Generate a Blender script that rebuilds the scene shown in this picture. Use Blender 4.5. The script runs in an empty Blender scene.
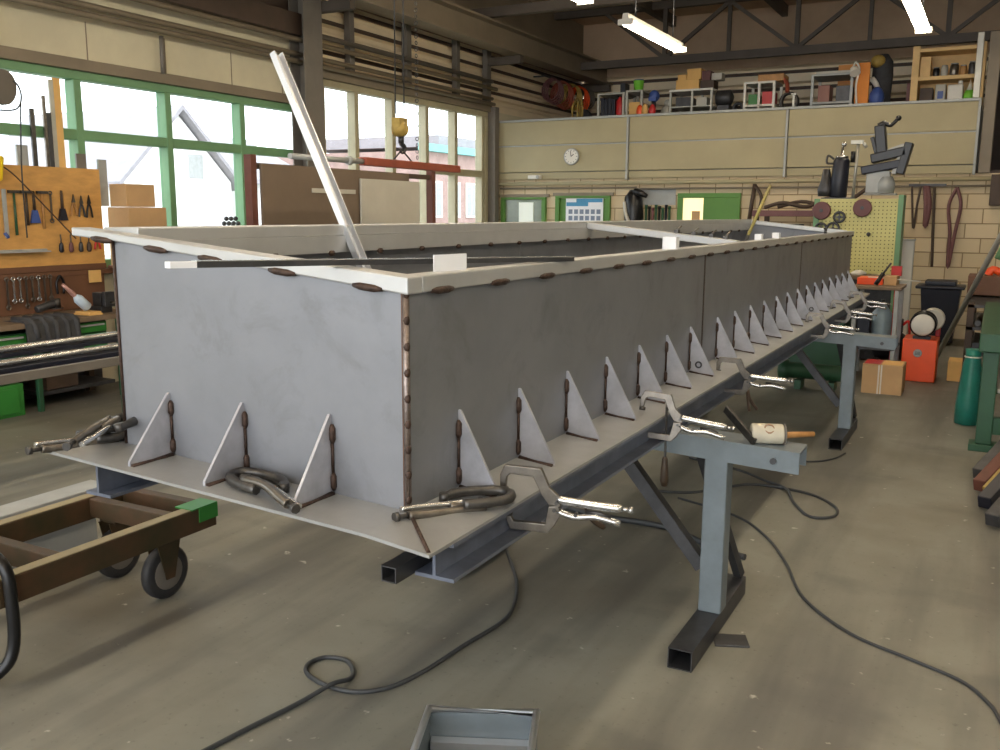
import bpy, math, random
from mathutils import Vector, Matrix, Euler
random.seed(7)
C = bpy.context.scene.collection
SC = bpy.context.scene
PI = math.pi

# ---------------------------------------------------------------- camera, world, exposure
cam = bpy.data.cameras.new('camera')
cam_o = bpy.data.objects.new('camera', cam)
C.objects.link(cam_o)
cam.sensor_width = 36.0
cam.lens = 33.12
cam.clip_end = 300
cam_o.matrix_world = Matrix(((0.881530, -0.085903, 0.464246, 0.0),
                             (0.472101, 0.150128, -0.868667, 0.0),
                             (0.004925, 0.984927, 0.172898, 1.62),
                             (0, 0, 0, 1)))
SC.camera = cam_o
SC.view_settings.view_transform = 'Standard'
SC.view_settings.look = 'None'
SC.view_settings.gamma = 1.0
SC.view_settings.use_curve_mapping = False
SC.view_settings.exposure = 0.0
world = bpy.data.worlds.new('overcast_sky')
SC.world = world
world.use_nodes = True
bg = world.node_tree.nodes['Background']
bg.inputs['Color'].default_value = (0.94, 0.97, 1.0, 1)
bg.inputs['Strength'].default_value = 4.6
LAMP_STRENGTH = 34.0

# ---------------------------------------------------------------- helpers
def lin(v):
    v /= 255.0
    return v / 12.92 if v <= 0.04045 else ((v + 0.055) / 1.055) ** 2.4

def rgb(r, g, b):
    return (lin(r), lin(g), lin(b), 1.0)

def mat(name, col, rough=0.6, metal=0.0, var=0.12, scale=5.0, bump=0.0, stretch=(1, 1, 1), col2=None, spec=0.5):
    """principled material with a two-tone noise, in object space"""
    m = bpy.data.materials.new(name)
    m.use_nodes = True
    nt = m.node_tree
    b = nt.nodes['Principled BSDF']
    b.inputs['Roughness'].default_value = rough
    b.inputs['Metallic'].default_value = metal
    b.inputs['Specular IOR Level'].default_value = spec
    tc = nt.nodes.new('ShaderNodeTexCoord')
    mp = nt.nodes.new('ShaderNodeMapping')
    mp.inputs['Scale'].default_value = stretch
    nz = nt.nodes.new('ShaderNodeTexNoise')
    nz.inputs['Scale'].default_value = scale
    nz.inputs['Detail'].default_value = 6
    nz.inputs['Roughness'].default_value = 0.62
    rp = nt.nodes.new('ShaderNodeValToRGB')
    c1 = tuple(col[i] * (1 - var) for i in range(3)) + (1,)
    c2 = col2 or tuple(min(1, col[i] * (1 + var)) for i in range(3)) + (1,)
    rp.color_ramp.elements[0].position = 0.32
    rp.color_ramp.elements[1].position = 0.68
    rp.color_ramp.elements[0].color = c1
    rp.color_ramp.elements[1].color = c2
    L = nt.links.new
    L(tc.outputs['Object'], mp.inputs['Vector'])
    L(mp.outputs['Vector'], nz.inputs['Vector'])
    L(nz.outputs['Fac'], rp.inputs['Fac'])
    L(rp.outputs['Color'], b.inputs['Base Color'])
    if bump:
        bp = nt.nodes.new('ShaderNodeBump')
        bp.inputs['Strength'].default_value = bump
        bp.inputs['Distance'].default_value = 0.01
        L(nz.outputs['Fac'], bp.inputs['Height'])
        L(bp.outputs['Normal'], b.inputs['Normal'])
    return m

def emit(name, col, strength):
    m = bpy.data.materials.new(name)
    m.use_nodes = True
    nt = m.node_tree
    b = nt.nodes['Principled BSDF']
    b.inputs['Base Color'].default_value = col
    b.inputs['Emission Color'].default_value = col
    b.inputs['Emission Strength'].default_value = strength
    return m

OFF = {}          # world offset of every object that may carry children

class MB:
    """collects shapes and links them as ONE mesh object"""
    def __init__(self):
        self.v = []; self.f = []; self.s = []
    def _add(self, vs, fs, smooth=False):
        o = len(self.v)
        self.v += [tuple(p) for p in vs]
        for q in fs:
            self.f.append([i + o for i in q]); self.s.append(smooth)
        return self
    def box(self, x0, x1, y0, y1, z0, z1):
        vs = [(x, y, z) for x in (x0, x1) for y in (y0, y1) for z in (z0, z1)]
        fs = [(0, 1, 3, 2), (4, 6, 7, 5), (0, 4, 5, 1), (2, 3, 7, 6), (0, 2, 6, 4), (1, 5, 7, 3)]
        return self._add(vs, fs)
    def obox(self, c, s, rot=(0, 0, 0)):
        R = Euler(rot).to_matrix(); c = Vector(c)
        vs = [c + R @ Vector((x * s[0] / 2, y * s[1] / 2, z * s[2] / 2)) for x in (-1, 1) for y in (-1, 1) for z in (-1, 1)]
        fs = [(0, 1, 3, 2), (4, 6, 7, 5), (0, 4, 5, 1), (2, 3, 7, 6), (0, 2, 6, 4), (1, 5, 7, 3)]
        return self._add(vs, fs)
    def bar(self, p0, p1, w, h, up=(0, 0, 1)):
        p0 = Vector(p0); p1 = Vector(p1); d = (p1 - p0).normalized(); u = Vector(up)
        s = d.cross(u)
        if s.length < 1e-4: s = d.cross(Vector((1, 0, 0)))
        s.normalize(); u = s.cross(d)
        vs = [p + s * (a * w / 2) + u * (b * h / 2) for p in (p0, p1) for a in (-1, 1) for b in (-1, 1)]
        fs = [(0, 1, 3, 2), (4, 6, 7, 5), (0, 4, 5, 1), (2, 3, 7, 6), (0, 2, 6, 4), (1, 5, 7, 3)]
        return self._add(vs, fs)
    def tube(self, pts, r, n=10, closed=False):
        pts = [Vector(p) for p in pts]; k = len(pts)
        rs = r if isinstance(r, (list, tuple)) else [r] * k
        ts = []
        for i in range(k):
            a = pts[i - 1] if (closed or i) else pts[0]
            b = pts[(i + 1) % k] if (closed or i < k - 1) else pts[-1]
            ts.append((b - a).normalized())
        ref = Vector((0, 0, 1)) if abs(ts[0].z) < 0.9 else Vector((1, 0, 0))
        u = ts[0].cross(ref).normalized(); vs = []
        for i in range(k):
            u = (u - ts[i] * u.dot(ts[i]))
            if u.length < 1e-6: u = ts[i].cross(Vector((0.3, 0.5, 0.8)))
            u.normalize(); w = ts[i].cross(u)
            for j in range(n):
                a = 2 * PI * j / n
                vs.append(pts[i] + (u * math.cos(a) + w * math.sin(a)) * rs[i])
        fs = []
        for i in range(k if closed else k - 1):
            for j in range(n):
                a = i * n + j; b = i * n + (j + 1) % n; q = (i + 1) % k * n
                fs.append((a, b, q + (j + 1) % n, q + j))
        self._add(vs, fs, True)
        if not closed:
            o = len(self.v) - len(vs)
            self.f.append([o + j for j in range(n)][::-1]); self.s.append(False)
            self.f.append([o + (k - 1) * n + j for j in range(n)]); self.s.append(False)
        return self
    def cyl(self, p0, p1, r, r1=None, n=18):
        return self.tube([p0, p1], [r, r if r1 is None else r1], n)
    def lathe(self, p, axis, prof, n=20):
        p = Vector(p); ax = Vector(axis).normalized()
        return self.tube([p + ax * t for t, _ in prof], [max(r, 1e-4) for _, r in prof], n) if False else self._lathe(p, ax, prof, n)
    def _lathe(self, p, ax, prof, n):
        ref = Vector((0, 0, 1)) if abs(ax.z) < 0.9 else Vector((1, 0, 0))
        u = ax.cross(ref).normalized(); w = ax.cross(u); vs = []; fs = []
        for t, r in prof:
            r = max(r, 1e-4)
            for j in range(n):
                a = 2 * PI * j / n
                vs.append(p + ax * t + (u * math.cos(a) + w * math.sin(a)) * r)
        for i in range(len(prof) - 1):
            for j in range(n):
                a = i * n + j; b = i * n + (j + 1) % n
                fs.append((a, b, b + n, a + n))
        self._add(vs, fs, True)
        o = len(self.v) - len(vs); k = len(prof)
        self.f.append([o + j for j in range(n)][::-1]); self.s.append(False)
        self.f.append([o + (k - 1) * n + j for j in range(n)]); self.s.append(False)
        return self
    def prism(self, poly, vec):
        k = len(poly); vec = Vector(vec); a = [Vector(p) for p in poly]
        vs = a + [p + vec for p in a]
        fs = [list(range(k))[::-1], list(range(k, 2 * k))] + [(i, (i + 1) % k, k + (i + 1) % k, k + i) for i in range(k)]
        return self._add(vs, fs)
    def sph(self, c, r, s=(1, 1, 1), n=14):
        prof = [(-math.cos(PI * i / 8) * r, math.sin(PI * i / 8) * r) for i in range(9)]
        o = len(self.v); self._lathe(Vector((0, 0, 0)), Vector((0, 0, 1)), prof, n)
        for i in range(o, len(self.v)):
            v = self.v[i]; self.v[i] = (c[0] + v[0] * s[0], c[1] + v[1] * s[1], c[2] + v[2] * s[2])
        return self
    def torus(self, c, axis, R, r, n=24, m=8):
        ax = Vector(axis).normalized(); c = Vector(c)
        ref = Vector((0, 0, 1)) if abs(ax.z) < 0.9 else Vector((1, 0, 0))
        u = ax.cross(ref).normalized(); w = ax.cross(u)
        return self.tube([c + (u * math.cos(2 * PI * i / n) + w * math.sin(2 * PI * i / n)) * R for i in range(n)], r, m, closed=True)
    def build(self, name, m, parent=None, bev=0.0, keep=False):
        me = bpy.data.meshes.new(name)
        if parent is not None:
            off = OFF[parent.name]
        elif keep:
            off = Vector((0, 0, 0))
        else:
            xs, ys, zs = zip(*self.v)
            off = Vector(((min(xs) + max(xs)) / 2, (min(ys) + max(ys)) / 2, min(zs)))
        me.from_pydata([(p[0] - off.x, p[1] - off.y, p[2] - off.z) for p in self.v], [], self.f)
        me.polygons.foreach_set('use_smooth', self.s)
        me.update()
        import bmesh
        bm = bmesh.new(); bm.from_mesh(me)
        bmesh.ops.recalc_face_normals(bm, faces=bm.faces)
        bm.to_mesh(me); bm.free()
        me.materials.append(m)
        o = bpy.data.objects.new(name, me)
        C.objects.link(o)
        if parent is not None:
            o.parent = parent
        else:
            o.location = off
        OFF[o.name] = off
        if bev:
            md = o.modifiers.new('edge_bevel', 'BEVEL')
            md.width = bev; md.segments = 2; md.limit_method = 'ANGLE'; md.angle_limit = 0.6
        return o

def thing(name, label, cat, loc=(0, 0, 0), group=None):
    o = bpy.data.objects.new(name, None)
    C.objects.link(o)
    o.location = loc
    o.empty_display_size = 0.05
    OFF[o.name] = Vector(loc)
    o['label'] = label; o['category'] = cat
    if group: o['group'] = group
    return o

def tag(o, label, cat, group=None):
    o['label'] = label; o['category'] = cat
    if group: o['group'] = group
    return o

def struct(o):
    o['kind'] = 'structure'
    return o

def dup(root, loc, rot, label=None, group=None):
    r = root.copy(); C.objects.link(r)
    r.location = loc; r.rotation_euler = rot
    if label: r['label'] = label
    if group: r['group'] = group
    for ch in list(root.children):
        c = ch.copy(); C.objects.link(c); c.parent = r
        for g in list(ch.children):
            d = g.copy(); C.objects.link(d); d.parent = c
    return r

def spline(pts, k=6, closed=False):
    """Catmull-Rom through the points"""
    P = [Vector(p) for p in pts]; n = len(P); out = []
    for i in range(n if closed else n - 1):
        if closed:
            a, b, c, d = P[i - 1], P[i], P[(i + 1) % n], P[(i + 2) % n]
        else:
            a = P[max(i - 1, 0)]; b = P[i]; c = P[i + 1]; d = P[min(i + 2, n - 1)]
        for j in range(k):
            t = j / k
            out.append(0.5 * ((2 * b) + (c - a) * t + (2 * a - 5 * b + 4 * c - d) * t * t + (3 * b - a - 3 * c + d) * t ** 3))
    if not closed: out.append(P[-1])
    return out

# ---------------------------------------------------------------- materials
def floor_mat():
    m = mat('concrete_floor', rgb(132, 130, 119), 0.62, 0, 0.16, 1.3, 0.12)
    nt = m.node_tree; b = nt.nodes['Principled BSDF']; L = nt.links.new
    base = b.inputs['Base Color'].links[0].from_socket
    tc = nt.nodes['Texture Coordinate']
    def layer(prev, scale, stretch, lo, hi, col, fac, rotz=0.0):
        mp = nt.nodes.new('ShaderNodeMapping'); mp.inputs['Scale'].default_value = stretch
        mp.inputs['Rotation'].default_value = (0, 0, rotz)
        nz = nt.nodes.new('ShaderNodeTexNoise'); nz.inputs['Scale'].default_value = scale; nz.inputs['Detail'].default_value = 5
        mr = nt.nodes.new('ShaderNodeMapRange'); mr.inputs['From Min'].default_value = lo; mr.inputs['From Max'].default_value = hi
        mr.inputs['To Max'].default_value = fac
        mx = nt.nodes.new('ShaderNodeMixRGB'); mx.inputs['Color2'].default_value = col
        L(tc.outputs['Object'], mp.inputs['Vector']); L(mp.outputs['Vector'], nz.inputs['Vector'])
        L(nz.outputs['Fac'], mr.inputs['Value']); L(mr.outputs['Result'], mx.inputs['Fac']); L(prev, mx.inputs['Color1'])
        return mx.outputs['Color']
    s = layer(base, 1.0, (2.6, 0.30, 1), 0.46, 0.62, rgb(92, 90, 84), 0.75, 0.12)          # tyre and drag streaks, deepened to imitate window light bands on the floor
    s = layer(s, 0.7, (1, 1, 1), 0.5, 0.72, rgb(94, 86, 72), 0.7)                    # worn stains
    s = layer(s, 1.4, (1, 1.6, 1), 0.56, 0.72, rgb(88, 86, 82), 0.5)
    s = layer(s, 14, (1, 1, 1), 0.69, 0.75, rgb(196, 192, 178), 0.8)                 # pale specks of plaster and grit
    s = layer(s, 42, (1, 1, 1), 0.62, 0.78, rgb(80, 76, 66), 0.5)
    L(s, b.inputs['Base Color'])
    return m

def brick_mat():
    m = bpy.data.materials.new('painted_block_wall'); m.use_nodes = True
    nt = m.node_tree; b = nt.nodes['Principled BSDF']; L = nt.links.new
    tc = nt.nodes.new('ShaderNodeTexCoord'); sx = nt.nodes.new('ShaderNodeSeparateXYZ'); cx = nt.nodes.new('ShaderNodeCombineXYZ')
    br = nt.nodes.new('ShaderNodeTexBrick')
    br.inputs['Scale'].default_value = 1.0
    br.inputs['Brick Width'].default_value = 0.39; br.inputs['Row Height'].default_value = 0.19
    br.inputs['Mortar Size'].default_value = 0.008; br.inputs['Mortar Smooth'].default_value = 0.3
    br.inputs['Color1'].default_value = rgb(212, 194, 160); br.inputs['Color2'].default_value = rgb(200, 181, 146)
    br.inputs['Mortar'].default_value = rgb(146, 124, 92)
    nz = nt.nodes.new('ShaderNodeTexNoise'); nz.inputs['Scale'].default_value = 2.2; nz.inputs['Detail'].default_value = 5
    mx = nt.nodes.new('ShaderNodeMixRGB'); mx.blend_type = 'MULTIPLY'; mx.inputs['Fac'].default_value = 0.55
    L(tc.outputs['Object'], sx.inputs[0]); L(sx.outputs['X'], cx.inputs['X']); L(sx.outputs['Z'], cx.inputs['Y'])
    L(cx.outputs[0], br.inputs['Vector']); L(tc.outputs['Object'], nz.inputs['Vector'])
    L(br.outputs['Color'], mx.inputs['Color1']); L(nz.outputs['Color'], mx.inputs['Color2'])
    L(br.outputs['Color'], b.inputs['Base Color'])
    bp = nt.nodes.new('ShaderNodeBump'); bp.inputs['Strength'].default_value = 0.5; bp.inputs['Distance'].default_value = 0.01
    bp.invert = True
    L(br.outputs['Fac'], bp.inputs['Height']); L(bp.outputs['Normal'], b.inputs['Normal'])
    b.inputs['Roughness'].default_value = 0.7
    return m

def glass_mat():
    m = bpy.data.materials.new('window_glass'); m.use_nodes = True
    nt = m.node_tree; L = nt.links.new
    out = nt.nodes['Material Output']; nt.nodes.remove(nt.nodes['Principled BSDF'])
    t = nt.nodes.new('ShaderNodeBsdfTransparent'); t.inputs['Color'].default_value = (0.93, 0.96, 0.97, 1)
    g = nt.nodes.new('ShaderNodeBsdfGlossy'); g.inputs['Roughness'].default_value = 0.05
    mx = nt.nodes.new('ShaderNodeMixShader'); mx.inputs['Fac'].default_value = 0.05
    L(t.outputs[0], mx.inputs[1]); L(g.outputs[0], mx.inputs[2]); L(mx.outputs[0], out.inputs['Surface'])
    return m

def steel_sheet_mat():
    """hot rolled sheet: cloudy grey with darker smears and brown heat tint beside the corner weld"""
    m = mat('rolled_steel_sheet', rgb(128, 130, 135), 0.46, 0.4, 0.10, 2.6, 0.0, (1, 1, 1))
    nt = m.node_tree; b = nt.nodes['Principled BSDF']; L = nt.links.new
    base = b.inputs['Base Color'].links[0].from_socket
    tc = nt.nodes['Texture Coordinate']
    nz = nt.nodes.new('ShaderNodeTexNoise'); nz.inputs['Scale'].default_value = 4.5; nz.inputs['Detail'].default_value = 8
    nz.inputs['Roughness'].default_value = 0.7; nz.inputs['Distortion'].default_value = 0.6
    mr = nt.nodes.new('ShaderNodeMapRange'); mr.inputs['From Min'].default_value = 0.52; mr.inputs['From Max'].default_value = 0.75; mr.inputs['To Max'].default_value = 0.48
    mx = nt.nodes.new('ShaderNodeMixRGB'); mx.inputs['Color2'].default_value = rgb(98, 97, 97)
    L(tc.outputs['Object'], nz.inputs['Vector']); L(nz.outputs['Fac'], mr.inputs['Value']); L(mr.outputs['Result'], mx.inputs['Fac'])
    L(base, mx.inputs['Color1']); L(mx.outputs['Color'], b.inputs['Base Color'])
    mr2 = nt.nodes.new('ShaderNodeMapRange'); mr2.inputs['To Min'].default_value = 0.36; mr2.inputs['To Max'].default_value = 0.58
    L(nz.outputs['Fac'], mr2.inputs['Value']); L(mr2.outputs['Result'], b.inputs['Roughness'])
    return m

FLOOR = floor_mat(); BRICK = brick_mat(); GLASS = glass_mat(); SHEET = steel_sheet_mat()
RIM = mat('bright_rim_steel', rgb(184, 185, 184), 0.38, 0.45, 0.06, 6)
FLANGE = mat('flange_plate_steel', rgb(160, 161, 160), 0.42, 0.5, 0.10, 5)
GUSSET = mat('gusset_steel', rgb(176, 177, 184), 0.40, 0.45, 0.2, 9)
WELD = mat('burnt_weld', rgb(66, 50, 42), 0.5, 0.5, 0.45, 60, 0.4)
WELD_L = mat('weld_bead_shiny', rgb(136, 124, 118), 0.35, 0.8, 0.25, 40, 0.3)
HEAT = mat('heat_tint_steel', rgb(92, 68, 54), 0.45, 0.6, 0.3, 12)
BLUE_STEEL = mat('blue_grey_mill_steel', rgb(104, 110, 124), 0.42, 0.4, 0.25, 8)
TRESTLE = mat('grey_painted_steel', rgb(114, 124, 130), 0.5, 0.25, 0.12, 7)
DARK_STEEL = mat('dark_steel', rgb(74, 74, 76), 0.45, 0.6, 0.25, 9)
RAW = mat('raw_bright_steel', rgb(190, 190, 188), 0.25, 0.9, 0.10, 20)
TOOL = mat('worn_tool_steel', rgb(116, 110, 102), 0.33, 0.85, 0.22, 30)
TOOL_D = mat('dark_tool_steel', rgb(84, 82, 80), 0.4, 0.8, 0.25, 30)
ALU = mat('aluminium', rgb(214, 216, 220), 0.3, 0.75, 0.05, 10)
WHITE = mat('white_paper', rgb(232, 234, 238), 0.7, 0, 0.03)
CREAM = mat('cream_cladding', rgb(208, 200, 172), 0.6, 0, 0.10, 1.2)
FASCIA = mat('beige_panel', rgb(164, 153, 120), 0.6, 0, 0.07, 1.4)
RIBBED = mat('cream_ribbed_sheet', rgb(228, 212, 182), 0.5, 0.1, 0.08, 1.5)
DKBROWN = mat('dark_brown_paint', rgb(70, 54, 42), 0.6, 0, 0.2, 3)
CEIL = mat('dark_roof_deck', rgb(192, 166, 138), 0.75, 0, 0.18, 0.8)
GIRDER = mat('grey_brown_girder', rgb(128, 116, 98), 0.55, 0.1, 0.12, 2)
TRUSSM = mat('dark_truss_paint', rgb(84, 76, 68), 0.6, 0.1, 0.15, 3)
GREEN = mat('green_window_paint', rgb(104, 146, 104), 0.5, 0, 0.10, 3)
GREEN_D = mat('dark_green_machine_paint', rgb(38, 78, 52), 0.45, 0, 0.15, 5)
GREEN_B = mat('bright_green_drawer_paint', rgb(48, 122, 48), 0.45, 0, 0.12, 5)
DOORG = mat('green_door_paint', rgb(82, 128, 52), 0.5, 0, 0.08, 3)
POST_GREY = mat('grey_column_paint', rgb(112, 106, 98), 0.55, 0.1, 0.12, 4)
WOODFR = mat('pale_window_frame', rgb(168, 160, 132), 0.55, 0, 0.1, 4)
PLY = mat('orange_plywood', rgb(198, 150, 84), 0.6, 0, 0.16, 5, 0.0, (1, 1, 3))
BROWNB = mat('brown_hardboard', rgb(104, 70, 48), 0.6, 0, 0.14, 4)
PANELB = mat('grey_brown_board', rgb(112, 96, 80), 0.7, 0, 0.10, 2)
WBOARD = mat('off_white_board', rgb(186, 182, 170), 0.6, 0, 0.06, 3)
RUST = mat('rust_red_paint', rgb(100, 58, 46), 0.55, 0.1, 0.2, 8)
RED_T = mat('orange_red_paint', rgb(146, 72, 52), 0.5, 0.1, 0.15, 8)
OLIVE = mat('rusty_olive_paint', rgb(66, 62, 38), 0.55, 0.2, 0.3, 6, 0, (1, 1, 1), rgb(84, 60, 40))
RUBBER = mat('black_rubber', rgb(44, 44, 46), 0.55, 0, 0.2, 12)
CABLE = mat('dark_grey_cable', rgb(58, 60, 62), 0.5, 0, 0.15, 10)
BLACK = mat('black_paint', rgb(18, 18, 20), 0.35, 0.1, 0.2, 8)
NAVY = mat('blue_black_paint', rgb(28, 30, 42), 0.4, 0.1, 0.2, 8)
CARD = mat('cardboard', rgb(188, 152, 108), 0.75, 0, 0.08, 4)
CARD_L = mat('pale_cardboard', rgb(222, 178, 108), 0.75, 0, 0.07, 4)
TAPE = mat('packing_tape', rgb(212, 204, 188), 0.4, 0, 0.05, 8)
ORANGE = mat('orange_enamel', rgb(235, 84, 30), 0.4, 0, 0.06, 4)
PEG = mat('yellow_green_paint', rgb(198, 192, 124), 0.5, 0, 0.09, 4)
PEGHOLE = mat('peg_hole_shadow', rgb(92, 92, 44), 0.7, 0, 0.1, 4)
MAROON = mat('maroon_disc', rgb(104, 66, 66), 0.6, 0, 0.12, 10)
REDP = mat('red_enamel', rgb(190, 40, 40), 0.45, 0, 0.1, 6)
YEL = mat('yellow_plastic', rgb(236, 200, 20), 0.45, 0, 0.06, 4)
GRIPY = mat('faded_yellow_grip', rgb(140, 130, 70), 0.6, 0, 0.15, 20)
TAN = mat('worn_tan_top', rgb(150, 138, 108), 0.6, 0.1, 0.15, 8)
HOOKY = mat('dusty_yellow_hook_paint', rgb(168, 142, 72), 0.5, 0.1, 0.25, 14)
BLUEP = mat('blue_plastic', rgb(60, 84, 150), 0.45, 0, 0.1, 6)
LIME = mat('lime_plastic', rgb(120, 200, 60), 0.45, 0, 0.1, 6)
TEAL = mat('teal_plastic_sheet', rgb(34, 124, 108), 0.4, 0, 0.18, 9)
WOODH = mat('varnished_wood', rgb(176, 128, 74), 0.5, 0, 0.2, 14, 0, (1, 1, 1))
WOOD_D = mat('dark_wood_handle', rgb(56, 42, 28), 0.5, 0, 0.25, 14)
BENCHW = mat('worn_bench_wood', rgb(120, 102, 82), 0.65, 0, 0.2, 6)
CLOTH = mat('charcoal_cloth', rgb(66, 66, 68), 0.9, 0, 0.2, 14)
WHITEP = mat('white_enamel', rgb(220, 216, 206), 0.45, 0, 0.05, 4)
GREYP = mat('light_grey_paint', rgb(160, 162, 160), 0.5, 0.1, 0.1, 6)
SHELFM = mat('galvanised_shelf', rgb(178, 176, 166), 0.45, 0.4, 0.1, 6)
PLASTER = mat('white_render', rgb(236, 236, 232), 0.8, 0, 0.04, 1)
ROOF = mat('grey_roof_tile', rgb(150, 146, 150), 0.8, 0, 0.12, 3)
REDBRICK = mat('red_brick_facade', rgb(164, 136, 128), 0.8, 0, 0.18, 2)
TEALR = mat('teal_gutter', rgb(120, 190, 186), 0.6, 0, 0.08, 3)
ASPH = mat('yard_ground', rgb(150, 148, 142), 0.9, 0, 0.12, 0.6)
TUBE_GLOW = emit('fluorescent_glow', (1.0, 0.88, 0.68, 1), LAMP_STRENGTH)
OFFICE = emit('lit_office_glow', (1.0, 0.82, 0.48, 1), 0.9)

# ---------------------------------------------------------------- the hall
def plank(name, m, x0, x1, y0, y1, z0, z1, bev=0.0):
    return struct(MB().box(x0, x1, y0, y1, z0, z1).build(name, m, keep=True, bev=bev))

plank('floor', FLOOR, -7.6, 3.4, -9, 13.8, -0.1, 0)
plank('ceiling', CEIL, -7.6, 3.4, -5, 17.4, 5.2, 5.3)
plank('wall_left', CREAM, -7.6, -7.4, -5, 13.8, 0, 1.1)
plank('wall_left', CREAM, -7.6, -7.4, -5, 9.05, 2.86, 3.62)
plank('wall_left', DKBROWN, -7.6, -7.4, -5, 9.05, 3.62, 5.2)
plank('wall_left', CREAM, -7.6, -7.4, 8.95, 9.15, 1.1, 2.86)
plank('wall_left', CREAM, -7.6, -7.4, 13.35, 13.8, 1.1, 3.25)
plank('wall_left', GIRDER, -7.6, -7.4, 9.05, 17.4, 4.3, 5.2)
plank('wall_left', CREAM, -7.6, -7.4, -5, -2.0, 1.1, 2.86)
plank('wall_left', CREAM, -7.6, -7.4, 13.8, 17.4, 2.2, 3.25)

def ribbed_profile(z0, z1, pitch, depth):
    """points (d, z): flat lands with trapezoid recesses"""
    p = [(0, z0)]; z = z0
    while z + pitch < z1 + 1e-6:
        p += [(0, z + pitch * 0.55), (depth, z + pitch * 0.66), (depth, z + pitch * 0.89), (0, z + pitch)]
        z += pitch
    if z < z1: p.append((0, z1))
    return p
rp = ribbed_profile(3.25, 4.3, 0.21, 0.06)
struct(MB().prism([(-7.43 - d, 9.15, z) for d, z in rp] + [(-7.6, 9.15, 4.3), (-7.6, 9.15, 3.25)], (0, 8.25, 0)).build('wall_left', RIBBED, keep=True))
rp = ribbed_profile(3.08, 4.2, 0.28, 0.07)
struct(MB().prism([(-7.4, 17.2 + d, z) for d, z in rp] + [(-7.4, 17.4, 4.2), (-7.4, 17.4, 3.08)], (7.1, 0, 0)).build('wall_back', RIBBED, keep=True))
plank('wall_back', CEIL, -7.6, 3.4, 17.2, 17.4, 4.2, 5.2)
plank('wall_back', DKBROWN, -0.3, 3.4, 17.2, 17.4, 2.2, 4.2)
plank('wall_back', BRICK, -7.4, 3.2, 13.6, 13.8, 0, 2.16)
plank('wall_right', GREYP, 3.2, 3.4, -5, 17.4, 0, 5.2)
for z in (3.52, 3.70, 3.88, 4.06):
    plank('trim_17', DKBROWN, -7.43, -7.405, 9.15, 17.2, z, z + 0.045)
for k in range(4):
    plank('trim_17', DKBROWN, -7.4, -0.3, 17.18, 17.21, 3.22 + 0.28 * k, 3.275 + 0.28 * k)
# mezzanine slab and its panelled front
plank('floor_mezzanine', GREYP, -7.4, -0.34, 13.62, 17.2, 2.16, 3.08)
plank('floor_mezzanine', DKBROWN, -0.34, 3.2, 13.62, 17.2, 2.16, 2.2)
for a, b in ((-7.38, -5.08), (-5.04, -2.74), (-2.70, -0.36)):
    plank('trim_1', FASCIA, a, b, 13.53, 13.62, 2.695, 3.06, 0.008)
    plank('trim_1', FASCIA, a, b, 13.53, 13.62, 2.275, 2.675, 0.008)
    plank('trim_1', FASCIA, a, b, 13.55, 13.62, 2.16, 2.265, 0.006)
    plank('trim_2', GREYP, a, b, 13.545, 13.62, 2.676, 2.694)
plank('trim_2', GREYP, -7.4, -0.33, 13.51, 13.64, 3.06, 3.095, 0.005)
for x in (-5.06, -2.72, -0.345):
    plank('trim_3', GREYP, x - 0.016, x + 0.016, 13.50, 13.62, 2.14, 3.06, 0.004)
plank('trim_4', POST_GREY, -7.39, -7.25, 13.36, 13.5, 0, 3.3, 0.01)
plank('trim_5', GIRDER, -0.30, -0.16, 13.55, 13.7, 2.16, 3.9, 0.01)
plank('trim_5', SHELFM, -0.44, -0.36, 13.55, 13.63, 3.1, 3.9, 0.008)
# header bars, column and upper posts on the window wall
plank('trim_6', GIRDER, -7.45, -7.34, -2.0, 8.95, 2.86, 2.96, 0.006)
plank('trim_6', GIRDER, -7.45, -7.33, 9.15, 13.4, 3.22, 3.32, 0.006)
MBc = MB().box(-7.36, -7.345, 8.60, 8.93, 0, 5.2).box(-7.16, -7.145, 8.60, 8.93, 0, 5.2).box(-7.345, -7.16, 8.755, 8.775, 0, 5.2)
struct(MBc.build('trim_7', POST_GREY, keep=True))
for y, w in ((9.75, 0.10), (11.03, 0.12), (12.35, 0.10), (13.3, 0.14)):
    plank('trim_8', POST_GREY, -7.42, -7.33, y - w / 2, y + w / 2, 3.32, 4.25, 0.006)
plank('trim_9', RUST, -7.42, -7.28, 9.06, 17.2, 4.16, 4.28, 0.006)
plank('trim_9', DKBROWN, -7.42, -7.25, -3, 8.7, 3.62, 3.86, 0.006)
for z, x, m in ((3.33, -7.26, GIRDER), (3.42, -7.30, GIRDER), (3.56, -7.22, GIRDER), (3.68, -7.30, POST_GREY)):
    struct(MB().tube([(x, -3, z), (x, 13.35, z)], 0.028, 10).build('trim_10', m, keep=True))
for y in (6.7, 4.96):
    struct(MB().tube([(-7.33, y, 2.95), (-7.33, y, 3.3)], 0.022, 8).build('trim_11', POST_GREY, keep=True))
for y in (5.0, 5.9, 6.8, 7.7, 8.5):
    plank('trim_12', GIRDER, -7.402, -7.398, y - 0.006, y + 0.006, 2.96, 3.3)

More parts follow.
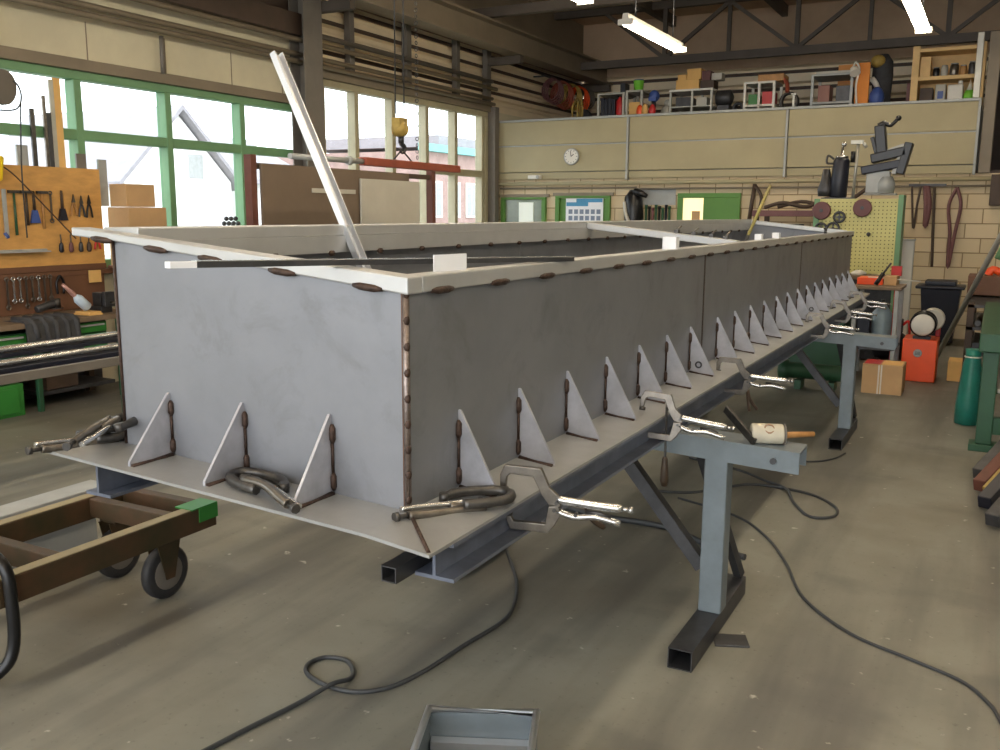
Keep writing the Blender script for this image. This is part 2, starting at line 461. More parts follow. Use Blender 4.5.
def window(n, y0, y1, z0, z1, posts, rails, m, w, d=0.1):
    """window set in the left wall; posts are y positions, rails (y0, y1, z)"""
    r = bpy.data.objects.new('window_%d' % n, None); C.objects.link(r); struct(r); OFF[r.name] = Vector((0, 0, 0))
    f = MB()
    f.box(-7.5, -7.4 + 0.02, y0, y1, z0, z0 + w).box(-7.5, -7.4 + 0.02, y0, y1, z1 - w, z1)
    for y in [y0 + w / 2, y1 - w / 2] + posts:
        f.box(-7.5, -7.4 + 0.03, y - w / 2, y + w / 2, z0 + w, z1 - w)
    for a, b, z in rails:
        f.box(-7.49, -7.4 + 0.024, a, b, z - w * 0.6, z + w * 0.6)
    f.build('window_frame', m, r, 0.008)
    MB().box(-7.462, -7.458, y0 + 0.02, y1 - 0.02, z0 + 0.02, z1 - 0.02).build('pane', GLASS, r)
    MB().box(-7.42, -7.30, y0, y1, z0 - 0.05, z0 - 0.001).build('window_sill', BROWNB, r, 0.006)
    return r
window(1, -2.0, 8.95, 1.1, 2.86, [6.78 + 1.03 * k for k in range(-8, 2)], [(-1.9, 8.85, 2.30)], GREEN, 0.078)
window(2, 9.15, 13.35, 1.1, 3.22, [9.87, 10.70, 11.54, 12.35, 13.19], [(11.6, 13.3, 2.24)], WOODFR, 0.085)

# windows and a sliding door in the block wall under the mezzanine
def block_window(n, x0, x1, z0, z1):
    r = bpy.data.objects.new('window_%d' % n, None); C.objects.link(r); struct(r); OFF[r.name] = Vector((0, 0, 0))
    f = MB(); w = 0.07
    f.box(x0, x1, 13.54, 13.6, z1 - w * 0.5, z1).box(x0, x1, 13.54, 13.6, z0, z0 + w)
    f.box(x0, x0 + w, 13.54, 13.6, z0 + w, z1 - w * 0.5).box(x1 - w, x1, 13.54, 13.6, z0 + w, z1 - w * 0.5)
    f.build('window_frame', DOORG, r, 0.006)
    MB().box(x0 - 0.05, x1 + 0.05, 13.56, 13.6, z1, z1 + 0.05).build('lintel', GIRDER, r, 0.005)
    return r
w3 = block_window(3, -7.24, -6.43, 0.95, 1.88)
MB().box(-7.18, -6.49, 13.585, 13.599, 1.0, 1.84).build('pane', mat('office_glass', rgb(120, 130, 112), 0.15, 0, 0.25, 3), w3)
MB().box(-6.92, -6.66, 13.57, 13.584, 1.05, 1.80).build('pane', emit('reflection_glow_pane', rgb(226, 232, 222), 0.25), w3)  # faint emission imitates a bright reflection in the office glass
w4 = block_window(4, -6.26, -5.33, 0.95, 1.9)
MB().box(-6.20, -5.39, 13.585, 13.599, 1.0, 1.86).build('pane', DOORG, w4)
d1 = bpy.data.objects.new('door_1', None); C.objects.link(d1); struct(d1); OFF[d1.name] = Vector((0, 0, 0))
MB().box(-4.26, -3.32, 13.55, 13.6, 1.86, 1.93).box(-4.26, -4.18, 13.55, 13.6, 0, 1.86).build('door_frame', DOORG, d1, 0.006)
MB().box(-4.18, -3.86, 13.59, 13.6, 0, 1.86).build('pane', OFFICE, d1)
MB().box(-3.86, -3.32, 13.53, 13.585, 0.02, 1.86).build('door_leaf', DOORG, d1, 0.008)
MB().box(-4.04, -3.92, 13.575, 13.592, 1.52, 1.67).build('notice', CARD, d1)

# roof steel
def truss(y, z0, z1, x0, x1):
    m = MB()
    m.box(x0, x1, y - 0.06, y + 0.06, z0, z0 + 0.13).box(x0, x1, y - 0.06, y + 0.06, z1 - 0.12, z1)
    x = -3.12
    while x - 2.2 > x0: x -= 2.2
    while x < x1 - 0.3:
        m.bar((x, y, z0 + 0.13), (x, y, z1 - 0.1), 0.07, 0.07)
        if x + 1.1 < x1: m.bar((x, y, z0 + 0.1), (x + 1.1, y, z1 - 0.1), 0.06, 0.07, (0, 1, 0))
        if x - 1.1 > x0: m.bar((x, y, z0 + 0.1), (x - 1.1, y, z1 - 0.1), 0.06, 0.07, (0, 1, 0))
        if x + 1.1 < x1: m.bar((x + 1.1, y, z0 + 0.13), (x + 1.1, y, z1 - 0.1), 0.06, 0.06)
        x += 2.2
    return struct(m.build('trim_13', TRUSSM, keep=True))
truss(15.9, 4.16, 5.19, -7.39, 3.19)
truss(12.4, 4.44, 5.19, -7.39, 3.19)
truss(8.2, 4.44, 5.19, -7.39, 3.19)
for x in (-5.6, -3.6, -1.6, 0.6):
    plank('trim_14', TRUSSM, x - 0.05, x + 0.05, -4, 17.2, 5.02, 5.2)
# crane runway girder on the window side
MBg = MB().box(-7.02, -6.72, 2, 17.1, 4.04, 4.07).box(-7.02, -6.72, 2, 17.1, 4.37, 4.40).box(-6.885, -6.855, 2, 17.1, 4.07, 4.37).box(-6.91, -6.83, 2, 17.1, 4.40, 4.44)
struct(MBg.build('trim_15', GIRDER, keep=True))
for y in (5.0, 9.0, 13.3, 17.0):
    plank('trim_16', TRUSSM, -7.4, -6.75, y - 0.05, y + 0.05, 3.92, 4.035)

# ---------------------------------------------------------------- lamps of the hall
def lamp(x, y, label):
    t = thing('ceiling_light', label, 'lamp', (x, y, 3.78), 'fluorescent lamps under the roof')
    MB().prism([(x - 0.03, y - 1.03, 3.86), (x + 0.03, y - 1.03, 3.86), (x + 0.04, y - 1.03, 3.79), (x - 0.04, y - 1.03, 3.79)], (0, 2.1, 0)).build('housing', WHITEP, t)
    for s in (-1, 1):
        MB().cyl((x + s * 0.055, y - 1.0, 3.765), (x + s * 0.055, y + 1.0, 3.765), 0.022, n=10).build('lamp_tube', TUBE_GLOW, t)
        MB().box(x - 0.09, x + 0.09, y + s * 1.02 - 0.012, y + s * 1.02 + 0.012, 3.735, 3.80).build('end_cap', WHITEP, t)
        MB().cyl((x, y + s * 0.7, 3.86), (x, y + s * 0.7, 5.2), 0.008, n=6).build('hanger', DARK_STEEL, t)
    return t
lamp(-3.93, 11.35, 'glowing twin tube lamp hanging left of the middle, above the mezzanine clutter')
lamp(-0.98, 11.35, 'glowing twin tube lamp cut by the upper frame edge at right')
lamp(-3.93, 8.15, 'twin tube lamp whose glowing end just enters at the upper frame edge')
for x, y in [(-0.98, 8.15)] + [(x, y) for x in (-3.93, -0.98, 1.97) for y in (4.95, 1.75, -1.45)]:  # unseen lamps added out of frame to light the curb and near hall
    lamp(x, y, 'unseen twin tube lamp added to light the near half of the hall')

# ---------------------------------------------------------------- outside the windows
plank('ground_yard', ASPH, -70, -7.7, -30, 80, -0.2, -0.1)
h = thing('house', 'white rendered gable house seen through the green window', 'house', (-32, 28, -0.1))
MB().prism([(-30, 25.2, -0.1), (-30, 30.9, -0.1), (-30, 30.9, 2.9), (-30, 28.0, 5.6), (-30, 25.2, 2.9)], (-9, 0, 0)).build('wall', PLASTER, h)
for s in (-1, 1):
    p = [(-29.6, 28.0 + s * 3.35, 2.55), (-29.6, 28.0, 5.72), (-29.6, 28.0, 5.92), (-29.6, 28.0 + s * 3.35, 2.75)]
    MB().prism(p, (-9.8, 0, 0)).build('roof', ROOF, h)
MB().box(-30.03, -29.98, 28.5, 29.3, 3.0, 4.0).build('window', GREYP, h)
h = thing('house', 'low grey roofed house beside the white gable, through the green window', 'house', (-34, 36, -0.1))
MB().box(-40, -31, 32.2, 37.6, -0.1, 3.0).build('wall', PLASTER, h)
MB().prism([(-30.5, 31.9, 2.9), (-30.5, 37.8, 2.9), (-35.5, 37.8, 5.2), (-35.5, 31.9, 5.2)], (-0.05, 0, 0.22)).build('roof', ROOF, h)
h = thing('brick_building', 'pink brick building with a teal gutter behind the tall pale window', 'building', (-29, 44, -0.1))
MB().box(-34, -25, 38.4, 56, -0.1, 4.6).build('wall', REDBRICK, h)
MB().box(-24.95, -24.6, 38.2, 56.2, 4.6, 4.95).build('gutter', TEALR, h)
MB().box(-34, -25.2, 40.5, 56, 4.95, 5.5).build('roof', ROOF, h)
for y in (39.8, 41.6, 43.4, 45.2, 47.0):
    f = MB().box(-25.0, -24.94, y - 0.6, y + 0.6, 1.4, 3.2).build('window', WHITEP, h)
    MB().box(-24.94, -24.92, y - 0.5, y - 0.04, 1.5, 3.1).box(-24.94, -24.92, y + 0.04, y + 0.5, 1.5, 3.1).build('pane', GREYP, f)

# ---------------------------------------------------------------- the welded steel curb on its supports
XN, XF, YN, YF = -1.2, -2.18, 1.78, 9.2          # outer faces of the four walls
def zb(x): return 0.89 + 0.11 * (-1.027 - x) if x > -1.2 else 0.909 + 0.05 * (-1.2 - x)      # top of the base flange
def zr(x): return 1.437 + 0.104 * (-1.2 - x)       # top of the walls
TH = 0.006
RH = 0.0385
def zt_(x): return 1.4755 + 0.102 * (-1.2 - x)   # top of the rim
box = thing('steel_curb', 'long welded grey sheet steel curb with a flange and triangular gussets', 'steel frame', (-1.68, 5.4, 0.89))
# base plate
p = [(-1.027, 1.60, zb(-1.027)), (-1.2, 1.60, zb(-1.2)), (-2.326, 1.60, zb(-2.326)), (-2.326, 1.60, zb(-2.326) - 0.008), (-1.2, 1.60, zb(-1.2) - 0.008), (-1.027, 1.60, zb(-1.027) - 0.008)]
MB().prism(p, (0, 7.78, 0)).build('base_flange', FLANGE, box)
# near long wall, three sheets
ys = (YN, 4.279, 6.70, YF)
for a, b in ((ys[0], ys[1] - 0.009), (ys[1] + 0.009, ys[2] - 0.009), (ys[2] + 0.009, ys[3])):
    MB().box(XN - TH, XN, a, b, zb(XN), zr(XN)).build('wall_sheet', SHEET, box)
for y in ys[1:3]:
    MB().box(XN - TH + 0.001, XN + 0.0015, y - 0.009, y + 0.009, zb(XN), zr(XN)).build('seam', WELD, box)
for a, b in ((YN, 4.28), (4.286, 6.70), (6.706, YF)):
    MB().box(XF, XF + TH, a, b, zb(XF), zr(XF)).build('wall_sheet', SHEET, box)
for y in (YN, YF - TH):
    MB().prism([(XN - TH, y, zb(XN)), (XN - TH, y, zr(XN)), (XF + TH, y, zr(XF)), (XF + TH, y, zb(XF))], (0, TH, 0)).build('wall_sheet', SHEET, box)

# rim bars: a shallow channel lies on the wall tops
def rim_long(x0, x1, y0, y1):
    z0 = zr(XN) if x0 > -1.7 else zr(XF)
    if x0 > -1.7:
        m = MB().box(x0, x1, y0, y1, z0 - 0.002, zt_(XN))
    else:
        zt = zt_(XF)
        m = MB().prism([(x1, y0, z0 - 0.002), (XF, y0, z0 - 0.002), (XF, y0, zt - 0.024), (x0, y0, zt - 0.024), (x0, y0, zt), (x1, y0, zt)], (0, y1 - y0, 0))
    return m.build('rim_bar', RIM, box, 0.004)
rim_long(-1.25, -1.186, YN + 0.0505, YF + 0.02)
rim_long(-2.282, -2.137, YN + 0.0505, YF + 0.02)
def rim_cross(y0, y1, name='rim_bar', a=-1.25, b=-2.137):
    return MB().prism([(a, y0, zr(a) - 0.002), (a, y0, zt_(a)), (b, y0, zt_(b)), (b, y0, zr(b) - 0.002)], (0, y1 - y0, 0)).build(name, RIM, box, 0.004)
xt = -2.335
MB().prism([(-1.186, YN - 0.014, zr(-1.186) - 0.002), (-1.186, YN - 0.014, zt_(-1.186)), (xt, YN - 0.014, zt_(XF)), (xt, YN - 0.014, zt_(XF) - 0.024), (XF, YN - 0.014, zr(XF) + 0.002)], (0, 0.064, 0)).build('rim_bar', RIM, box, 0.004)
rim_cross(YF - 0.05, YF + 0.012)
rim_cross(5.07, 5.14, 'cross_member')
# inner leg of the rim on the far side
MB().box(XF + TH, XF + TH + 0.045, YN + 0.06, YF - 0.06, zr(XF) - 0.062, zr(XF) - 0.002).build('inner_leg', RIM, box)

# welds
def stitch(name, pts, dirv, n, ln, r, m):
    """a row of short weld beads"""
    b = MB(); d = Vector(dirv)
    for p in pts:
        p = Vector(p)
        b.tube([p - d * ln / 2, p - d * ln / 4, p + d * ln / 4, p + d * ln / 2], [r * 0.5, r, r, r * 0.5], 6)
    return b.build(name, m, box)
stitch('rim_weld', [(-1.187, YN + 0.14 + 0.30 * k, zr(XN) - 0.001) for k in range(25)], (0, 1, 0), 0, 0.10, 0.010, WELD)
px = [-1.30, -1.56, -1.80, -2.00, -2.21]
stitch('rim_weld', [(x, YN - 0.012, zr(x) + 0.0) for x in px], (1, 0, -0.1), 0, 0.085, 0.010, WELD)
stitch('rim_weld', [(XF + TH + 0.047, YN + 0.3 + 0.30 * k, zr(XF) - 0.064) for k in range(23)], (0, 1, 0), 0, 0.03, 0.011, WELD)
b = MB(); z = zb(XN)
b.tube([(XN - 0.001, YN - 0.001, zb(XN)), (XN - 0.001, YN - 0.001, zr(XN))], 0.008, 8)
b.build('corner_weld', WELD_L, box)
b = MB()
b.box(XN - 0.014, XN - 0.003, YN - 0.0008, YN, zb(XN), zr(XN)).box(XN, XN + 0.0008, YN + 0.003, YN + 0.012, zb(XN), zr(XN))
b.build('heat_tint', HEAT, box)
b = MB()
for k in range(9):
    zz = zb(XN) + 0.03 + k * 0.062
    b.sph((XN + 0.002, YN - 0.002, zz), 0.0085, (1, 1, 1.5), 8)
b.build('tack_weld', WELD, box)
b = MB().tube([(XF + 0.001, YN - 0.001, zb(XF)), (XF + 0.001, YN - 0.001, zr(XF))], 0.005, 8)
b.build('corner_weld', WELD, box)
b = MB().tube([(XN + 0.01, YN - 0.01, zb(XN) + 0.002), (-1.035, 1.61, zb(-1.035) + 0.001)], 0.005, 6)
b.build('flange_weld', WELD, box)

# gussets, each with its own stitch welds
def gusset(base, out, up, half, hole=False):
    """right angled plate; base on the wall foot, out along the flange, up along the wall"""
    base = Vector(base); out = Vector(out); up = Vector(up); h = Vector(half)
    g = MB().prism([base - h, base + out - h, base + out + Vector((0, 0, 0.012)) - h, base + up + out.normalized() * 0.006 - h, base + up - h], h * 2)
    g = g.build('gusset', GUSSET, box)
    w = MB(); s = h.normalized() * (h.length + 0.004)
    e = out.normalized() * 0.003
    for f0, f1, r in ((0.64, 0.88, 0.0095), (0.04, 0.27, 0.0095)):
        w.tube([base + up * f0 - s + e, base + up * (f0 + 0.05) - s + e, base + up * (f1 - 0.05) - s + e, base + up * f1 - s + e], [0.004, r, r, 0.003], 6)
    w.tube([base + up * 0.26 - s * 0.9 + e, base + up * 0.66 - s * 0.9 + e], 0.004, 5)
    w.tube([base + out * 0.05 - s, base + out * 0.5 - s, base + out * 0.98 - s], [0.008, 0.005, 0.007], 6)
    w.build('gusset_weld', WELD, g)
    if hole:
        MB().torus(base + out * 0.4 + up * 0.2 - s, h, 0.013, 0.004, 14, 6).build('hole_rim', DARK_STEEL, g)
    return g
gy = [2.02 + 0.344 * k for k in range(7)] + [4.54 + 0.347 * k for k in range(14)]
for i, y in enumerate(gy):
    gusset((XN, y, zb(XN)), (0.118, 0, -0.0125), (0, 0, 0.207), (0, 0.004, 0), i == 6 or i == 14)
for x in (-1.995, -1.722, -1.432):
    gusset((x, YN, zb(x)), (0, -0.148, 0), (0, 0, 1.125 - zb(x)), (-0.004, 0, 0))

# supports under the flange
def hbeam(name, x, y0, y1, z0, z1, w, label, m=BLUE_STEEL):
    b = MB().box(x - w / 2, x + w / 2, y0, y1, z0, z0 + 0.009).box(x - w / 2, x + w / 2, y0, y1, z1 - 0.009, z1).box(x - 0.004, x + 0.004, y0, y1, z0 + 0.009, z1 - 0.009)
    return tag(b.build(name, m), label, 'steel beam')
hbeam('steel_beam', -1.078, 1.70, 9.34, 0.789, 0.8825, 0.105, 'blue grey steel beam under the near edge of the long curb, on the trestles')
hbeam('steel_beam', -2.15, 1.65, 9.34, 0.838, 0.945, 0.10, 'blue grey steel beam under the far edge of the long curb, above the cart')
b = MB()
for a in ((-1.173, -1.170, 0.793, 0.831), (-1.135, -1.132, 0.793, 0.831), (-1.170, -1.135, 0.793, 0.796), (-1.170, -1.135, 0.828, 0.831)):
    b.box(a[0], a[1], 1.625, 3.60, a[2], a[3])
tag(b.build('square_tube', DARK_STEEL), 'short dark square tube poking out beneath the front corner of the curb', 'tube')

def trestle(yc, label):
    t = thing('trestle', label, 'trestle', (-0.87, yc + 0.06, 0))
    y0, y1 = yc - 0.07, yc + 0.08
    def za(x): return 0.789 + 0.0455 * (-1.078 - x)
    xl, xr = -2.5, -0.568
    # arm: a channel lying open side down
    for nm, ya, yb, ha, hb in (('arm', y0, y1, 0.0, 0.008), ('arm_web', y0, y0 + 0.007, 0.008, 0.082), ('arm_web', y1 - 0.007, y1, 0.008, 0.082)):
        MB().prism([(xl, ya, za(xl) - ha), (xr, ya, za(xr) - ha), (xr, ya, za(xr) - hb), (xl, ya, za(xl) - hb)], (0, yb - ya, 0)).build(nm, TRESTLE, t)
    for x in (-0.875, -2.05):
        top = za(x) - 0.01
        MB().box(x - 0.045, x + 0.045, y0 + 0.008, y1 - 0.05, 0.078, top).build('post', TRESTLE, t, 0.006)
        f = MB()
        xa, xb = x - 0.05, x + 0.04
        ya = yc - 0.42 if x > -1.5 else yc - 0.08
        f.box(xa, xb, ya, yc + 0.38, 0, 0.004).box(xa, xb, ya, yc + 0.38, 0.074, 0.078)
        f.box(xa, xa + 0.004, ya, yc + 0.38, 0.004, 0.074).box(xb - 0.004, xb, ya, yc + 0.38, 0.004, 0.074)
        f.build('foot', DARK_STEEL, t)
        s = -1 if x > -1.5 else 1
        MB().bar((x + s * 0.05, yc, 0.24), (x + s * 0.50, yc, za(x + s * 0.5) - 0.02), 0.05, 0.05, (0, 1, 0)).build('brace', DARK_STEEL, t)
    MB().bar((-0.955, yc + 0.02, 0.70), (-0.86, yc + 0.36, 0.09), 0.035, 0.035).build('brace', DARK_STEEL, t)
    MB().cyl((-0.66, y0 - 0.012, za(-0.66) - 0.045), (-0.66, y0 + 0.004, za(-0.66) - 0.045), 0.012, n=8).build('bolt', DARK_STEEL, t)
    return t
trestle(3.45, 'grey steel trestle in front, carrying the mallet on its arm')
trestle(7.05, 'grey steel trestle further back, beside the cardboard box')

# loose pieces on the rim
def tab(x, y, w, h, t, label, rz=0.0):
    z = zt_(XN)
    return tag(MB().obox((x, y, z + h / 2), (t, w, h), (0, 0, rz)).build('white_tab', WHITE), label, 'tab')
tab(-1.225, 2.02, 0.125, 0.042, 0.003, 'white paper card standing on the rim by the near corner', -0.18)
tab(-1.225, 3.83, 0.045, 0.05, 0.06, 'small white block standing alone midway along the near rim')
tab(-1.23, 5.50, 0.05, 0.034, 0.04, 'small white block on the rim, nearer one of the two side by side')
tab(-1.23, 5.98, 0.05, 0.034, 0.04, 'small white block on the rim, farther one of the two side by side')
tag(MB().cyl((-1.22, 7.80, zr(XN) + RH), (-1.22, 7.80, zr(XN) + RH + 0.035), 0.012, n=10).cyl((-1.22, 7.80, zr(XN) + RH + 0.035), (-1.22, 7.80, zr(XN) + RH + 0.045), 0.017, n=10).build('bolt', DARK_STEEL), 'lone small bolt standing near the far end of the rim', 'bolt')
# flat strip laid across the near corner
t = thing('steel_strip', 'long thin steel strip laid across the near corner of the rim, white tube end', 'steel strip', (-1.55, 2.0, 1.49))
ca = Vector((-1.392, 1.765, 1.5025)); cb_ = Vector((-1.2, 2.566, 1.4825)); d = (cb_ - ca).normalized(); a = ca - d * 0.43; bb = cb_ + d * 0.11
MB().bar(a + d * 0.06, bb, 0.02, 0.013).build('strip', DARK_STEEL, t)
MB().bar(a, a + d * 0.06, 0.022, 0.013).build('end_sleeve', WHITE, t)
MB().bar(a + d * 0.06 + Vector((0, 0, 0.0075)), bb + Vector((0, 0, 0.0075)), 0.021, 0.002).build('bright_edge', RAW, t)
# leaning aluminium profile
t = thing('aluminium_bar', 'bright aluminium channel bar leaning out of the curb over its far rim', 'bar', (-1.84, 2.79, 0.94))
p0 = Vector((-1.842, 2.79, 0.936)); p1 = Vector((-2.462, 2.79, 2.205))
d = (p1 - p0).normalized(); u = Vector((0, 1, 0)); s = d.cross(u)
MB().bar(p0, p1, 0.046, 0.006, s).build('channel_back', ALU, t)
for k in (-1, 1):
    MB().bar(p0 + u * k * 0.022 - s * 0.012, p1 + u * k * 0.022 - s * 0.012, 0.005, 0.024, s).build('channel_flange', ALU, t)
MB().bar(p0 - s * 0.006, p1 - s * 0.006, 0.008, 0.01, s).build('channel_rib', ALU, t)
# pry bar and clips at the cross member
t = thing('pry_bar', 'dark pry bar with a yellow grip leaning up near the cross member', 'pry bar', (-1.4, 5.9, 1.0))
q0 = Vector((-1.50, 5.75, 0.93)); q1 = Vector((-1.40, 5.95, 1.49)); q2 = Vector((-1.36, 6.33, 1.81))
MB().tube([q0, q1], 0.011, 8).build('shaft', DARK_STEEL, t)
MB().tube([q1, q1.lerp(q2, 0.5), q2], [0.010, 0.012, 0.010], 8).build('grip', GRIPY, t)
for i, x in enumerate((-1.60, -1.50, -1.40, -1.32)):
    zz = zt_(x)
    c = thing('spring_clip', 'small dark spring clip, one of a row on the cross member', 'clip', (x, 5.105, zz), 'clips on the cross member')
    MB().box(x - 0.012, x + 0.012, 5.085, 5.125, zz, zz + 0.018).build('body', TOOL_D, c)
    MB().tube([(x, 5.10, zz + 0.018), (x + 0.02, 5.12, zz + 0.04)], 0.005, 6).build('lever', TOOL, c)

# ---------------------------------------------------------------- locking clamps
def clamp_c(label):
    """C-jaw locking clamp in the XZ plane: jaws open to -x, handles run to +x"""
    t = thing('locking_clamp', label, 'clamp')
    P = lambda pts: [(x, -0.008, z) for x, z in pts]
    up = [(0.012, 0.014), (-0.020, 0.040), (-0.042, 0.090), (-0.140, 0.092), (-0.152, 0.066), (-0.152, 0.030), (-0.137, 0.030), (-0.134, 0.060), (-0.124, 0.070), (-0.064, 0.067), (-0.040, 0.020), (-0.020, -0.006), (0.010, -0.008)]
    MB().prism(P(up), (0, 0.016, 0)).build('upper_jaw', TOOL, t, 0.002)
    lo = [(0.004, -0.006), (-0.022, -0.010), (-0.030, -0.058), (-0.115, -0.058), (-0.128, -0.040), (-0.138, -0.044), (-0.125, -0.080), (-0.022, -0.082), (-0.004, -0.060), (0.012, -0.028)]
    MB().prism(P(lo), (0, 0.016, 0)).build('lower_jaw', TOOL, t, 0.002)
    MB().cyl((-0.142, 0, 0.030), (-0.142, 0, 0.018), 0.012, n=12).build('pad', TOOL_D, t)
    MB().cyl((-0.130, 0, -0.044), (-0.130, 0, -0.032), 0.012, n=12).build('pad', TOOL_D, t)
    MB().tube(spline([(0.0, 0, 0.010), (0.05, 0, 0.006), (0.12, 0, 0.002), (0.168, 0, 0.000)], 3), [0.013] + [0.0115] * 8 + [0.0105], 8).build('handle', RAW, t)
    MB().tube(spline([(0.0, 0, -0.022), (0.045, 0, -0.034), (0.10, 0, -0.028), (0.165, 0, -0.040)], 3), [0.009] * 10, 8).build('lever', RAW, t)
    MB().tube([(0.075, 0, -0.016), (0.115, 0, -0.018), (0.140, 0, -0.026)], 0.005, 6).build('release_lever', TOOL_D, t)
    MB().cyl((0.168, 0, 0), (0.186, 0, -0.001), 0.006, n=8).cyl((0.186, 0, -0.001), (0.196, 0, -0.0015), 0.010, n=8).build('screw', RAW, t)
    for x, z in ((0.0, 0.002), (-0.006, -0.018), (0.05, -0.026)):
        MB().cyl((x, -0.011, z), (x, 0.011, z), 0.005, n=8).build('rivet', TOOL_D, t)
    return t

def clamp_u(label):
    """wide throated locking clamp lying flat in the XY plane: handles to +x, throat folded back alongside"""
    t = thing('locking_clamp', label, 'clamp')
    pts = spline([(0.02, 0.002, 0.0), (-0.05, -0.004, 0), (-0.105, 0.006, 0), (-0.128, 0.040, 0), (-0.110, 0.072, 0), (-0.05, 0.090, 0), (0.01, 0.088, 0), (0.05, 0.066, 0)], 4)
    n = len(pts)
    MB().tube(pts, [0.0135 if i < n * 0.8 else 0.0135 - 0.004 * (i - n * 0.8) / (n * 0.2) for i in range(n)], 8).build('upper_jaw', TOOL_D, t)
    MB().tube(spline([(-0.07, 0.018, 0.006), (-0.02, 0.026, 0.010), (0.05, 0.020, 0.008)], 4), 0.010, 8).build('lower_jaw', TOOL, t)
    MB().tube(spline([(-0.04, 0.004, 0.012), (0.04, 0.010, 0.017), (0.12, -0.004, 0.012), (0.17, -0.010, 0.006)], 4), [0.012] * 13, 8).build('handle', TOOL, t)
    MB().tube(spline([(0.0, 0.022, 0.002), (0.06, 0.030, 0.004), (0.13, 0.022, 0.0), (0.18, 0.014, -0.002)], 4), [0.008] * 13, 8).build('lever', RAW, t)
    MB().cyl((0.17, -0.010, 0.006), (0.20, -0.013, 0.005), 0.006, n=8).cyl((0.196, -0.012, 0.005), (0.207, -0.014, 0.005), 0.012, n=8).build('screw', TOOL_D, t)
    MB().cyl((-0.03, 0.012, -0.010), (-0.03, 0.012, 0.026), 0.006, n=8).build('rivet', TOOL_D, t)
    MB().cyl((0.045, 0.066, -0.012), (0.045, 0.066, 0.012), 0.013, n=10).build('pad', TOOL_D, t)
    return t

R = math.radians
c1 = clamp_c('large C-jaw locking clamp gripping the beam nearest the front corner'); c1.location = (-0.945, 2.085, 0.884); c1.rotation_euler = (0, 0, R(12))
dup(c1, (-0.965, 3.20, 0.880), (R(-8), R(4), R(8)), 'C-jaw locking clamp on the flange right at the front trestle')
dup(c1, (-0.965, 4.27, 0.870), (0, 0, R(6)), 'shiny C-jaw locking clamp on the flange beyond the mallet')
dup(c1, (-0.965, 6.55, 0.868), (0, R(2), R(8)), 'locking clamp on the flange by the back trestle, nearest of three')
dup(c1, (-0.965, 7.60, 0.868), (0, R(2), R(8)), 'locking clamp on the flange by the back trestle, middle of three')
dup(c1, (-0.965, 8.60, 0.868), (0, R(2), R(8)), 'locking clamp on the flange by the back trestle, farthest of three')
def lie(x): return zb(x) + 0.0155
TL = math.atan(0.05)
def lay(x, y, a, label, src=None, dz=0.0, flip=False, extra=(0, 0)):
    M = Matrix.Rotation(TL, 4, 'Y') @ Matrix.Rotation(R(a), 4, 'Z') @ Matrix.Rotation(R(extra[0]), 4, 'X')
    if flip: M = M @ Matrix.Rotation(PI, 4, 'X')
    e = M.to_euler()
    loc = (x, y, lie(x) + dz)
    if src is None:
        o = clamp_u(label); o.location = loc; o.rotation_euler = e; return o
    return dup(src, loc, e, label)
u1 = lay(-1.585, 1.655, -14, 'wide throated locking clamp lying on the front flange between two gussets')
u2 = lay(-1.085, 1.885, -125, 'dark locking clamp lying on the flange at the near weld corner', u1, 0.004, True)
u3 = lay(-2.225, 1.74, -112, 'lower locking clamp lying over the far left tip of the flange', u1, 0.0, True)
u4 = lay(-2.215, 1.73, -60, 'upper locking clamp piled crosswise at the far left tip of the flange', u1, 0.034, False, (14, 0))

# mallet, chisel, file and hooks on the front trestle
zt = 0.789 + 0.0455 * (-1.078 + 0.70)
t = thing('mallet', 'pale mallet with a wooden handle lying on the trestle arm', 'mallet', (-0.70, 3.46, zt))
MB().lathe((-0.757, 3.425, zt + 0.038), (0.93, 0.36, 0), [(0, 0.034), (0.006, 0.038), (0.112, 0.038), (0.118, 0.034)], 18).build('head', mat('worn_pale_mallet', rgb(196, 190, 172), 0.6, 0, 0.12, 14), t)
MB().lathe((-0.647, 3.468, zt + 0.038), (0.93, 0.36, 0), [(0.0005, 0.0385), (0.006, 0.0385), (0.009, 0.034)], 18).build('striking_face', POST_GREY, t)
MB().torus((-0.69, 3.425, zt + 0.062), (0.29, -0.75, 0.6), 0.017, 0.004, 14, 6).build('ring_mark', mat('tan_print', rgb(150, 120, 96), 0.7), t)
MB().tube([(-0.715, 3.47, zt + 0.022), (-0.64, 3.54, zt + 0.020), (-0.56, 3.612, zt + 0.018)], [0.012, 0.013, 0.010], 8).build('handle', WOODH, t)
zt2 = 0.789 + 0.0455 * (-1.078 + 0.82)
tag(MB().bar((-0.735, 3.395, zt2 + 0.006), (-0.875, 3.50, zt2 + 0.10), 0.014, 0.030).build('flat_chisel', TOOL_D, bev=0.002), 'dark flat chisel bar lying across the trestle arm beside the mallet', 'chisel')
t = thing('file', 'hanging file with a dark wooden handle below the beam', 'file', (-1.018, 3.205, 0.62))
MB().lathe((-1.018, 3.205, 0.735), (0.0, 0.01, -1), [(0, 0.008), (0.01, 0.011), (0.05, 0.0145), (0.09, 0.016), (0.112, 0.010)], 12).build('handle', WOOD_D, t)
MB().bar((-1.018, 3.205, 0.735), (-1.018, 3.205, 0.93), 0.014, 0.005).build('blade', TOOL_D, t)
t = thing('file', 'short dark file handle dangling under the beam near the front corner', 'file', (-1.0, 2.45, 0.6))
MB().tube(spline([(-0.99, 2.37, 0.80), (-0.985, 2.385, 0.765), (-0.965, 2.40, 0.735), (-0.945, 2.42, 0.715)], 4), [0.004] * 4 + [0.009] * 8 + [0.008], 8).build('handle', WOOD_D, t)
